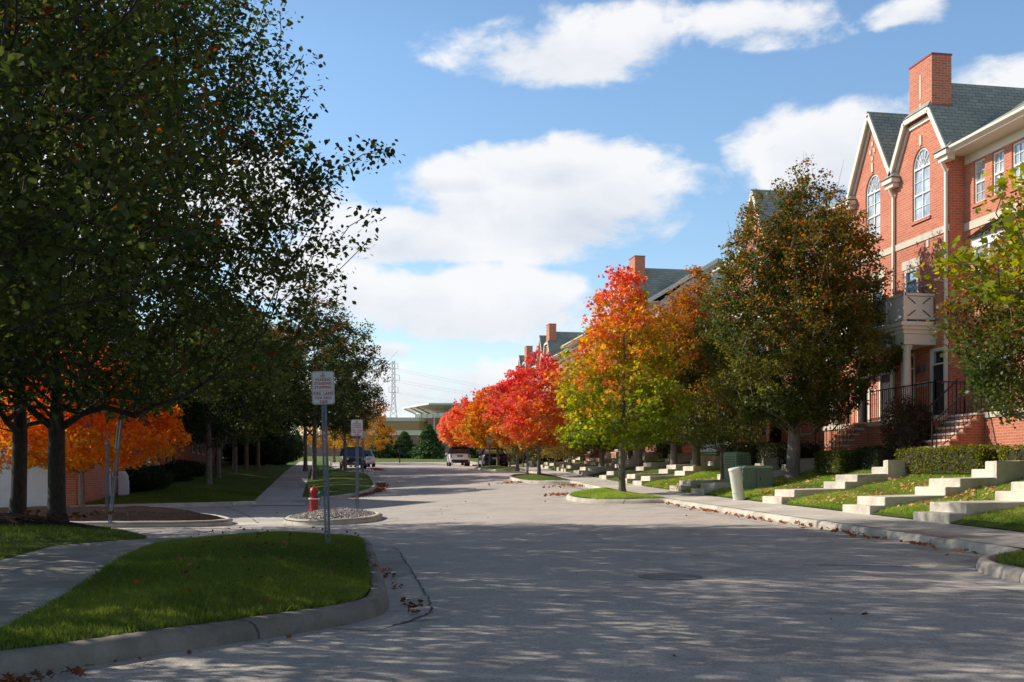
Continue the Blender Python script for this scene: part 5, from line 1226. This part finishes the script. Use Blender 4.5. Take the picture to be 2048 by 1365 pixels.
x, y = at(1143, 60); r = empty('sign_post', (x, y, float(HLawn(x, y)) - .2), 'bare grey green sign post with an edge-on plate on the right lawn', 'post')
post(MB(), 2.55, .09, False).build('post', M['steel'], r, fixn=False); MB().box(.05, .07, -.15, .15, 2.0, 2.5).build('sign_plate', M['sign'], r)
# leaning street name sign
x, y = at(219, 24.0); zf = float(H(x, y)) + .12; r = empty('street_name_sign', (x, y, zf), 'leaning steel post with a dark green street name blade half hidden by leaves', 'sign'); r.rotation_euler = (0, R(6.2), yaw)
post(MB(), 2.55, .07, True).build('post', M['steel'], r, fixn=False); MB().box(-.05, .05, -.03, .03, 2.5, 2.75).build('bracket', M['rim'], r)
b = MB().box(-.52, .52, -.006, .006, 2.76, 2.94).build('name_blade', M['signgreen'], r); text('CT', .13, M['sign'], b, .33, -.009, 2.85)
MB().box(-.06, -.045, -.01, .28, 1.65, 2.3).build('side_plate', M['sign'], r)
x, y = at(214, 30.2); r = empty('sign_post', (x, y, float(H(x, y)) + .15), 'short grey post standing behind the leaning street name sign', 'post'); post(MB(), 1.9, .08, False).build('post', M['steel'], r, fixn=False); MB().lathe([(.05, 1.88), (.05, 1.93), (0, 1.95)], 8).build('cap', M['steel'], r)
# lamp-like dark marker on the far field and small pale boxes
x, y = at(799.5, 124); r = empty('marker_post', (x, y, float(H(x, y))), 'short black post with a box head at the far end of the street', 'post'); MB().box(-.06, .06, -.06, .06, 0, 1.15).build('post', M['iron'], r); MB().box(-.2, .2, -.15, .15, 1.15, 1.6).build('head', M['iron'], r, bevel=.03)

# hydrant
x, y = at(628, 29.2); r = empty('fire_hydrant', (x, y, float(H(x, y)) + .2), 'worn red fire hydrant with a green side cap in the stone bed', 'hydrant'); r.rotation_euler = (0, 0, yaw - .25)
m = MB(); m.lathe([(.165, 0), (.165, .035), (.12, .05), (.115, .09), (.108, .3), (.115, .33)], 24)
for i in range(10):
    a = i * math.pi / 5; m.bar((.108 * math.cos(a), .108 * math.sin(a), .06), (.108 * math.cos(a), .108 * math.sin(a), .31), .014, .014)
for i in range(8): a = i * math.pi / 4; m.lathe([(.016, .035), (.016, .06), (0, .062)], 6, (.145 * math.cos(a), .145 * math.sin(a)))
m.build('barrel', M['hyred'], r, smooth=False)
MB().lathe([(.15, .33), (.152, .345), (.15, .36)], 24).build('flange', M['white'], r)
MB().lathe([(.145, .36), (.145, .375), (.108, .385), (.106, .5), (.118, .53), (.112, .58), (.09, .625), (.055, .655), (.03, .663), (.03, .7), (.012, .715)], 24).build('bonnet', M['hyred'], r, smooth=False)
n_ = MB(); n_.tube((.05, 0, .47), (.17, -.03, .47), .07, .07, 16); n_.build('nozzle', M['hyred'], r); c_ = MB(); c_.tube((.165, -.03, .47), (.225, -.042, .47), .085, .08, 12); c_.tube((.225, -.042, .47), (.255, -.05, .47), .025, .02, 5); c_.build('nozzle_cap', M['hygreen'], r)
n_ = MB(); n_.tube((0, -.05, .455), (0, -.165, .455), .045, .045, 12); n_.build('nozzle', M['hyred'], r); MB().tube((0, -.16, .455), (0, -.2, .455), .055, .05, 8).build('nozzle_cap', M['hyred'], r)
c_ = MB(); pv = Vector((.20, -.04, .40))
for i in range(1, 9): q = Vector((.20 + .03 * math.sin(i * .8), -.06, .40 - .028 * i)); c_.tube(pv, q, .009, .009, 5); pv = q
c_.build('chain', M['hygreen'], r)

# utility boxes and cream bollard
x, y = at(1506, 32.2); zz = float(HLawn(x, y)); r = empty('transformer_box', (x, y, zz - .05), 'wide dark green utility box on a pad beside the bollard', 'utility box'); r.rotation_euler = (0, 0, yaw * .6)
MB().box(-.42, .5, -.36, .4, .05, .66).build('body', M['util'], r, bevel=.015); MB().prism([(-.38, .05), (-.38, .72 - .05), (.44, .70 - .05), (.44, .05)], 'y', .41, .42).build('back_panel', M['util'], r)
MB().prism([(-.40, .66), (-.36, .74), (.46, .74), (.52, .66)], 'y', -.38, .42).build('lid', M['util2'], r, bevel=.01); MB().box(-.02, -.005, -.366, -.358, .08, .62).box(.1, .13, -.372, -.36, .3, .4).build('door_seam', M['plastic'], r); MB().box(-.5, .58, -.46, .48, -.12, .06).build('pad', M['util2'], r)
x, y = at(1477, 34.6); zz = float(HLawn(x, y)); r = empty('utility_pedestal', (x, y, zz - .1), 'taller light green louvred utility cabinet tilting behind the wide box', 'utility box'); r.rotation_euler = (0, R(-4), yaw * .4 + .5)
MB().prism([(-.34, 0), (.34, 0), (.34, 1.0), (.28, 1.1), (-.28, 1.16), (-.34, 1.08)], 'y', -.28, .28).build('body', M['util2'], r, bevel=.015); lv_ = MB()
for i in range(5): lv_.bar((-.28, -.3, .68 + i * .085), (-.03, -.3, .68 + i * .085), .05, .02); lv_.bar((.03, -.3, .68 + i * .085), (.28, -.3, .68 + i * .085), .05, .02); lv_.bar((-.355, -.22, .68 + i * .08), (-.355, .22, .68 + i * .08), .04, .02)
lv_.build('louvres', M['util'], r)
x, y = at(1479, 29.9); zz = float(HLawn(x, y)); r = empty('bollard', (x, y, zz - .06), 'cream cylindrical bollard leaning to the left in front of the green boxes', 'bollard'); r.rotation_euler = (R(2), R(-10.5), 0)
MB().lathe([(.165, 0), (.165, .28), (.158, .29), (.158, .88)], 24).build('pipe', M['bollard'], r); MB().lathe([(.168, .88), (.17, .93), (.15, .95), (0, .955)], 24).build('cap', M['white'], r); MB().lathe([(.172, .265), (.172, .29)], 24).build('collar', M['bollard'], r)
# drain cover in the road
x, y = at(1340, 12.2); zz = float(H(x, y)) + .004
m = MB(); m.lathe([(.36, .0), (.36, .006), (.31, .007)], 28, cap=False); m.lathe([(.30, .003), (.30, .004)], 28, cap=True)
o = m.build('manhole_cover', M['patch']); o.location = (x, y, zz); tag(o, 'round grey manhole cover flush with the near roadway', 'manhole cover')

# ---------------------------------------------------------------- cars
def lerp_prof(P, y): ys, v = zip(*P); return float(np.interp(y, ys, v))
def car(name, label, loc, rz, L, W, paint, zb, belt, roof, half, wb, wr, front_detail, glassmat='carglass', roofmat=None, tail=None, scale=1.):
    """nose toward +Y. belt/roof/half are profiles along y (0 tail .. L nose)"""
    r = empty(name, loc, label, 'car'); r.rotation_euler = (0, 0, rz); r.scale = (scale,) * 3
    ys = sorted(set([0, .04, .12] + [p[0] for p in belt] + list(np.linspace(.2, L - .2, 18)) + [L - .12, L - .04, L])); mb = MB(); k = 0
    for y in ys:
        b = lerp_prof(belt, y); w = lerp_prof(half, y) * W / 2; z0 = lerp_prof(zb, y)
        sec = [(0, z0), (w * .9, z0), (w * .98, z0 + .12), (w, z0 + (b - z0) * .45), (w * .985, z0 + (b - z0) * .8), (w * .95, b - .02), (w * .86, b + .015), (0, b + .04)]
        sec = sec + [(-a, z) for a, z in reversed(sec[1:-1])]; mb.v += [(a, y - L / 2, z) for a, z in sec]; k = len(sec)
    for i in range(len(ys) - 1):
        for j in range(k): a = i * k + j; b_ = i * k + (j + 1) % k; mb.f.append([a, b_, b_ + k, a + k]); mb.m.append(0)
    mb.f.append(list(range(k))); mb.m.append(0); mb.f.append([(len(ys) - 1) * k + j for j in reversed(range(k))]); mb.m.append(0)
    mb.build('body', M[paint], r, smooth=True)
    # cabin: glass volume and roof skin
    (c0, r0), (c1, r1), zr = roof['rear'], roof['front'], roof['z']; tw = roof.get('tw', .76)
    def bz(y): return lerp_prof(belt, y) - .03
    def hw(y, t): return lerp_prof(half, y) * W / 2 * (.93 * (1 - t) + tw * t)
    def cab(name_, ins, mat, par, z1, zl=0., top=True):
        m = MB(); lo = [(-hw(c0, 0) + ins, c0 + ins), (hw(c0, 0) - ins, c0 + ins), (hw(c1, 0) - ins, c1 - ins), (-hw(c1, 0) + ins, c1 - ins)]; hi = [(-hw(r0, 1) + ins, r0 + ins), (hw(r0, 1) - ins, r0 + ins), (hw(r1, 1) - ins, r1 - ins), (-hw(r1, 1) + ins, r1 - ins)]
        A = [(x_, y_ - L / 2, bz(y_)) for x_, y_ in lo]; B = [(x_, y_ - L / 2, z1) for x_, y_ in hi]
        for i in range(4): j = (i + 1) % 4; m.face([A[i], A[j], B[j], B[i]])
        m.face(B[::-1]); return m.build(name_, mat, par)
    cab('windows', 0, M[glassmat], r, zr - .02)
    rf = M[roofmat or paint]; m = MB(); w1 = hw(r0, 1)
    m.prism([(-w1 - .01, r0 - .06 - L / 2), (w1 + .01, r0 - .06 - L / 2), (hw(r1, 1) + .01, r1 + .05 - L / 2), (-hw(r1, 1) - .01, r1 + .05 - L / 2)], 'z', zr - .05, zr + .02)
    m.prism([(-w1 * .85, r0 + .1 - L / 2), (w1 * .85, r0 + .1 - L / 2), (hw(r1, 1) * .85, r1 - .15 - L / 2), (-hw(r1, 1) * .85, r1 - .15 - L / 2)], 'z', zr + .02, zr + .045); m.build('roof', rf, r, bevel=.02)
    pl = MB()
    for s in (-1, 1):
        pl.bar((s * hw(c0, 0), c0 - L / 2, bz(c0)), (s * hw(r0, 1), r0 - L / 2, zr), .07, .1); pl.bar((s * hw(c1, 0), c1 - L / 2, bz(c1)), (s * hw(r1, 1), r1 - L / 2, zr), .06, .08)
        mid = (r0 + r1) / 2; pl.bar((s * hw(mid, 0), mid - L / 2, bz(mid)), (s * hw(mid, 1), mid - L / 2, zr), .04, .1)
    pl.build('pillars', rf, r)
    for s in (-1, 1):
        MB().box(s * (hw(c1, 0) + .02), s * (hw(c1, 0) + .24), c1 - .25 - L / 2, c1 - .1 - L / 2, bz(c1) + .05, bz(c1) + .22).build('mirror', M['plastic'] if paint != 'carwhite' else M[paint], r, bevel=.03)
        for yy in wb:
            w = empty('wheel', (s * (W / 2 - .12), yy - L / 2, wr)); w.parent = r; t = MB(); t.tube((-.12, 0, 0), (.12, 0, 0), wr, wr, 24); t.build('tyre', M['tyre'], w, bevel=.02); q = MB(); q.tube((-.13, 0, 0), (.13, 0, 0), wr * .62, wr * .6, 18)
            q.build('rim', M['rim'], w); a = MB()
            a.build
            arch_ = MB(); arch_.tube((s * (W / 2 - .20), yy - L / 2, wr + .01), (s * (W / 2 + .008), yy - L / 2, wr + .01), wr * 1.14, wr * 1.14, 24); arch_.build('wheel_arch', M['plastic'], r)
    front_detail(r, L, W); return r
def rover(r, L, W):
    y = -L / 2
    MB().box(-W * .40, W * .40, y - .03, y + .1, .36, .58).box(-W * .34, W * .34, y - .04, y, .28, .37).build('bumper', M['plastic'], r, bevel=.02)
    MB().box(-W * .34, W * .34, y + .1, y + .24, 1.20, 1.58).build('rear_window', M['carglass'], r)
    for s in (-1, 1): MB().box(s * W * .395, s * W * .465, y - .012, y + .1, .78, 1.10).build('tail_light', M['plastic'], r, bevel=.01)
    for s in (-1, 1): MB().box(s * W * .405, s * W * .455, y - .016, y - .011, .84, 1.04).build('lamp_glow', M['lampred'], r)
    MB().box(-.26, .26, y - .02, y, .86, .99).build('licence_plate', M['plastic'], r); MB().box(-.36, .36, y - .03, y, 1.02, 1.05).build('chrome_strip', M['rim'], r)
    MB().box(-W * .36, W * .36, y + .02, y + .3, 1.78, 1.82).build('spoiler', M['plastic'], r)
x, y = at(916, 104); z = float(H(x, y))
car('white_suv', 'white sport utility vehicle with black roof, seen from behind', (x, y, z), -.05, 4.9, 1.98, 'carwhite', [(0, .42), (.3, .30), (4.6, .3), (4.9, .42)], [(0, 1.08), (.1, 1.14), (1.2, 1.16), (3.6, 1.14), (3.9, 1.08), (4.7, .95), (4.9, .8)], dict(rear=(.06, .34), front=(3.75, 2.9), z=1.78, tw=.80),
    [(0, .95), (.2, 1), (4.4, 1), (4.9, .88)], (.95, 3.9), .39, rover, roofmat='plastic')
def sedan(r, L, W):
    y = -L / 2
    for s in (-1, 1): MB().box(s * W * .25, s * W * .46, y - .02, y + .14, .72, .86).build('tail_light', M['lampred'], r, bevel=.015)
    MB().box(-.27, .27, y - .022, y, .66, .79).build('licence_plate', M['white'], r); MB().box(-W * .38, W * .38, y - .02, y + .1, .27, .40).build('bumper', M['plastic'], r, bevel=.02); MB().lathe([(.045, 0), (.045, .01)], 12).build('badge', M['rim'], r).location = (0, y - .012, .93)
    r.children[-1].rotation_euler = (R(90), 0, 0)
    for s in (-1, 1): MB().box(s * .5, s * .64, y - .03, y, .3, .35).build('exhaust', M['rim'], r)
x, y = at(985, 80); z = float(H(x, y))
car('navy_sedan', 'dark navy blue sedan parked by the kerb, seen from behind', (x, y, z), -.05, 4.9, 1.88, 'carblue', [(0, .38), (.3, .24), (4.6, .24), (4.9, .35)], [(0, .92), (.08, 1.0), (.9, .98), (3.4, .95), (4.6, .78), (4.9, .62)], dict(rear=(.55, 1.5), front=(3.55, 2.75), z=1.42, tw=.72),
    [(0, .9), (.3, 1), (4.3, 1), (4.9, .82)], (.95, 3.85), .34, sedan)
def van(r, L, W):
    y = L / 2
    for s in (-1, 1): MB().box(s * W * .26, s * W * .45, y - .2, y + .015, .66, .84).build('headlight', M['lampclear'], r, bevel=.02)
    MB().box(-W * .22, W * .22, y - .1, y + .012, .56, .76).build('grille', M['plastic'], r); MB().box(-W * .42, W * .42, y - .1, y + .03, .34, .52).build('bumper', M['carslate'], r, bevel=.03); MB().box(-.16, .16, y, y + .035, .40, .5).build('licence_plate', M['white'], r)
    MB().bar((-.6, y - .95, 1.12), (.1, y - 1.05, 1.15), .02, .02).build('wiper', M['plastic'], r)
x, y = at(706, 90); z = float(H(x, y))
car('dark_minivan', 'dark slate minivan facing the camera behind the left kerb trees', (x, y, z), math.pi + .04, 4.9, 1.98, 'carslate', [(0, .4), (.3, .26), (4.6, .26), (4.9, .34)], [(0, 1.05), (3.4, 1.06), (3.7, 1.04), (4.6, .88), (4.9, .7)], dict(rear=(.1, .35), front=(4.05, 3.1), z=1.74, tw=.78), [(0, .95), (.2, 1), (4.4, 1), (4.9, .88)], (.95, 3.9), .34, van)
def plain_car(r, L, W):
    y = L / 2
    for s in (-1, 1): MB().box(s * W * .28, s * W * .45, y - .15, y + .012, .62, .78).build('headlight', M['lampclear'], r, bevel=.02)
    MB().box(-W * .4, W * .4, y - .08, y + .02, .3, .45).build('bumper', M['carsilver'], r, bevel=.02)
x, y = at(724, 98); z = float(H(x, y))
car('silver_car', 'silver car parked half hidden behind the dark minivan', (x, y, z), math.pi + .12, 4.6, 1.85, 'carsilver', [(0, .4), (.3, .26), (4.3, .26), (4.6, .34)], [(0, .98), (3.2, 1.0), (4.3, .84), (4.6, .66)], dict(rear=(.3, .9), front=(3.6, 2.8), z=1.55, tw=.76), [(0, .95), (.2, 1), (4.1, 1), (4.6, .88)], (.9, 3.7), .33, plain_car)

# ---------------------------------------------------------------- light, sky, camera
SUN_EL, SUN_AZ = R(35), math.atan2(-.89, .455)          # azimuth measured from +Y toward +X
sd = Vector((math.sin(SUN_AZ) * math.cos(SUN_EL), math.cos(SUN_AZ) * math.cos(SUN_EL), math.sin(SUN_EL)))
l = bpy.data.lights.new('sun', 'SUN'); l.energy = 5.0; l.angle = R(.53); l.color = (1, .93, .82)
so = bpy.data.objects.new('sun', l); C.objects.link(so); so.rotation_euler = sd.to_track_quat('Z', 'Y').to_euler()
w = bpy.data.worlds.new('World'); bpy.context.scene.world = w; w.use_nodes = True; nt = w.node_tree; nt.nodes.clear()
out = nt.nodes.new('ShaderNodeOutputWorld'); sky = nt.nodes.new('ShaderNodeTexSky'); sky.sky_type = 'NISHITA'; sky.sun_disc = False
sky.sun_elevation = SUN_EL; sky.sun_rotation = SUN_AZ; sky.air_density = 1.0; sky.dust_density = .35; sky.ozone_density = 2.2
bg = nt.nodes.new('ShaderNodeBackground'); bg.inputs[1].default_value = .145; el0 = mathn(nt, 'ARCSINE', N(nt, 'ShaderNodeSeparateXYZ').outputs[2]); _s = [n for n in nt.nodes if n.bl_idname == 'ShaderNodeSeparateXYZ'][-1]
_t = nt.nodes.new('ShaderNodeTexCoord'); nt.links.new(_t.outputs['Generated'], _s.inputs[0])
nt.links.new(mixc(nt, 1., sky.outputs[0], ramp(nt, el0, [(.0, (1.3, 1.28, 1.2)), (.38, (1.18, 1.32, 1.34)), (.8, (.56, .51, .46))]), 'MULTIPLY'), bg.inputs[0])
tc = nt.nodes.new('ShaderNodeTexCoord'); sp = nt.nodes.new('ShaderNodeSeparateXYZ'); nt.links.new(tc.outputs['Generated'], sp.inputs[0])
az = mathn(nt, 'ARCTAN2', sp.outputs[0], sp.outputs[1]); el = mathn(nt, 'ARCSINE', sp.outputs[2])
cmb = nt.nodes.new('ShaderNodeCombineXYZ'); nt.links.new(az, cmb.inputs[0]); nt.links.new(mathn(nt, 'MULTIPLY', el, 1.7), cmb.inputs[1])
n1 = noise(nt, cmb.outputs[0], 9, 9, .56, .25); n2 = noise(nt, cmb.outputs[0], 3.2, 4, .5, .3); n3 = noise(nt, cmb.outputs[0], 26, 6, .6, .5)
warp = mathn(nt, 'ADD', mathn(nt, 'MULTIPLY', mathn(nt, 'SUBTRACT', n1, .5), 3.0), mathn(nt, 'ADD', mathn(nt, 'MULTIPLY', mathn(nt, 'SUBTRACT', n2, .5), 1.2), mathn(nt, 'MULTIPLY', mathn(nt, 'SUBTRACT', n3, .5), .8)))
# clouds: (column, row, half width, half height, strength) of the photograph turned into azimuth and elevation
CL = [(1130, 95, 250, 75, .95), (1320, 60, 80, 60, .6), (1520, 45, 170, 45, .6), (1110, 400, 300, 120, 1.6), (820, 470, 240, 60, 1.3), (1090, 330, 130, 50, 1.1), (900, 360, 120, 25, .5), (930, 610, 290, 80, 1.25), (620, 560, 160, 80, 1.),
      (1680, 290, 210, 90, 1.3), (1980, 230, 230, 80, 1.1), (1620, 330, 130, 70, 1.), (1830, 15, 110, 25, .5), (760, 700, 100, 22, .9), (1000, 780, 420, 75, 1.1), (1500, 640, 260, 100, .8), (250, 380, 420, 150, 1.1), (-300, 500, 400, 200, 1.0), (2400, 420, 400, 200, 1.)]
tot = None; lowm = None
for px_, row_, a, b, s in CL:
    u = (px_ - CX) / F; v = (HY - row_) / F; a0 = math.atan(u) + math.atan2(SA, CA); e0 = math.atan(v / math.hypot(1, u)); k = 1 / F / (1 + u * u)
    dx = mathn(nt, 'DIVIDE', mathn(nt, 'SUBTRACT', az, a0), a * k * 1.15); dy = mathn(nt, 'DIVIDE', mathn(nt, 'SUBTRACT', el, e0), b / F * 1.1)
    r2 = mathn(nt, 'ADD', mathn(nt, 'MULTIPLY', dx, dx), mathn(nt, 'MULTIPLY', dy, dy)); val = mathn(nt, 'MULTIPLY', mathn(nt, 'SUBTRACT', 1., r2), s)
    val = mathn(nt, 'MAXIMUM', val, -1.6); tot = val if tot is None else mathn(nt, 'MAXIMUM', tot, val)
    sh = mathn(nt, 'MULTIPLY', mathn(nt, 'MAXIMUM', mathn(nt, 'SUBTRACT', 1.2, r2), 0), mathn(nt, 'MULTIPLY_ADD', dy, -.5, .25)); lowm = sh if lowm is None else mathn(nt, 'MAXIMUM', lowm, sh)
dens = mathn(nt, 'ADD', tot, warp)
# the rest of the sky carries scattered cloud as well
alpha = N(nt, 'ShaderNodeMapRange'); alpha.interpolation_type = 'SMOOTHSTEP'; nt.links.new(dens, alpha.inputs[0]); alpha.inputs[1].default_value = .05; alpha.inputs[2].default_value = .72
haze = mathn(nt, 'MULTIPLY', mathn(nt, 'SUBTRACT', 1., mathn(nt, 'SMOOTH_MIN', mathn(nt, 'MULTIPLY', mathn(nt, 'MAXIMUM', el, 0), 5.5), 1., .2)), .45)
al = mathn(nt, 'MAXIMUM', alpha.outputs[0], haze); al = mathn(nt, 'MULTIPLY', al, .96)
shade = mathn(nt, 'ADD', mathn(nt, 'MULTIPLY', lowm, .75), mathn(nt, 'MULTIPLY', mathn(nt, 'SUBTRACT', n1, .45), -1.1))
cc = ramp(nt, shade, [(0, (.98, .985, 1.)), (.3, (.84, .87, .93)), (.7, (.60, .66, .77))])
bc = nt.nodes.new('ShaderNodeBackground'); nt.links.new(cc, bc.inputs[0]); bc.inputs[1].default_value = .98
mx = nt.nodes.new('ShaderNodeMixShader'); nt.links.new(al, mx.inputs[0]); nt.links.new(bg.outputs[0], mx.inputs[1]); nt.links.new(bc.outputs[0], mx.inputs[2]); nt.links.new(mx.outputs[0], out.inputs[0])

cam = bpy.data.cameras.new('camera'); co = bpy.data.objects.new('camera', cam); C.objects.link(co); bpy.context.scene.camera = co
cam.sensor_width = 36; cam.lens = F / 2048 * 36; cam.shift_y = (HY - 682.5) / 2048; cam.clip_start = .1; cam.clip_end = 3000
co.location = (0, 0, 0); co.rotation_euler = (R(90), 0, -math.atan2(SA, CA))
sc = bpy.context.scene; sc.view_settings.view_transform = 'Standard'; sc.view_settings.look = 'None'; sc.view_settings.exposure = 0
sc.render.resolution_x, sc.render.resolution_y = 1024, 682
sc.render.engine = 'CYCLES'; sc.cycles.max_bounces = 6; sc.cycles.diffuse_bounces = 3; sc.cycles.glossy_bounces = 3; sc.cycles.transmission_bounces = 5; sc.cycles.use_denoising = True; sc.cycles.sample_clamp_indirect = 6
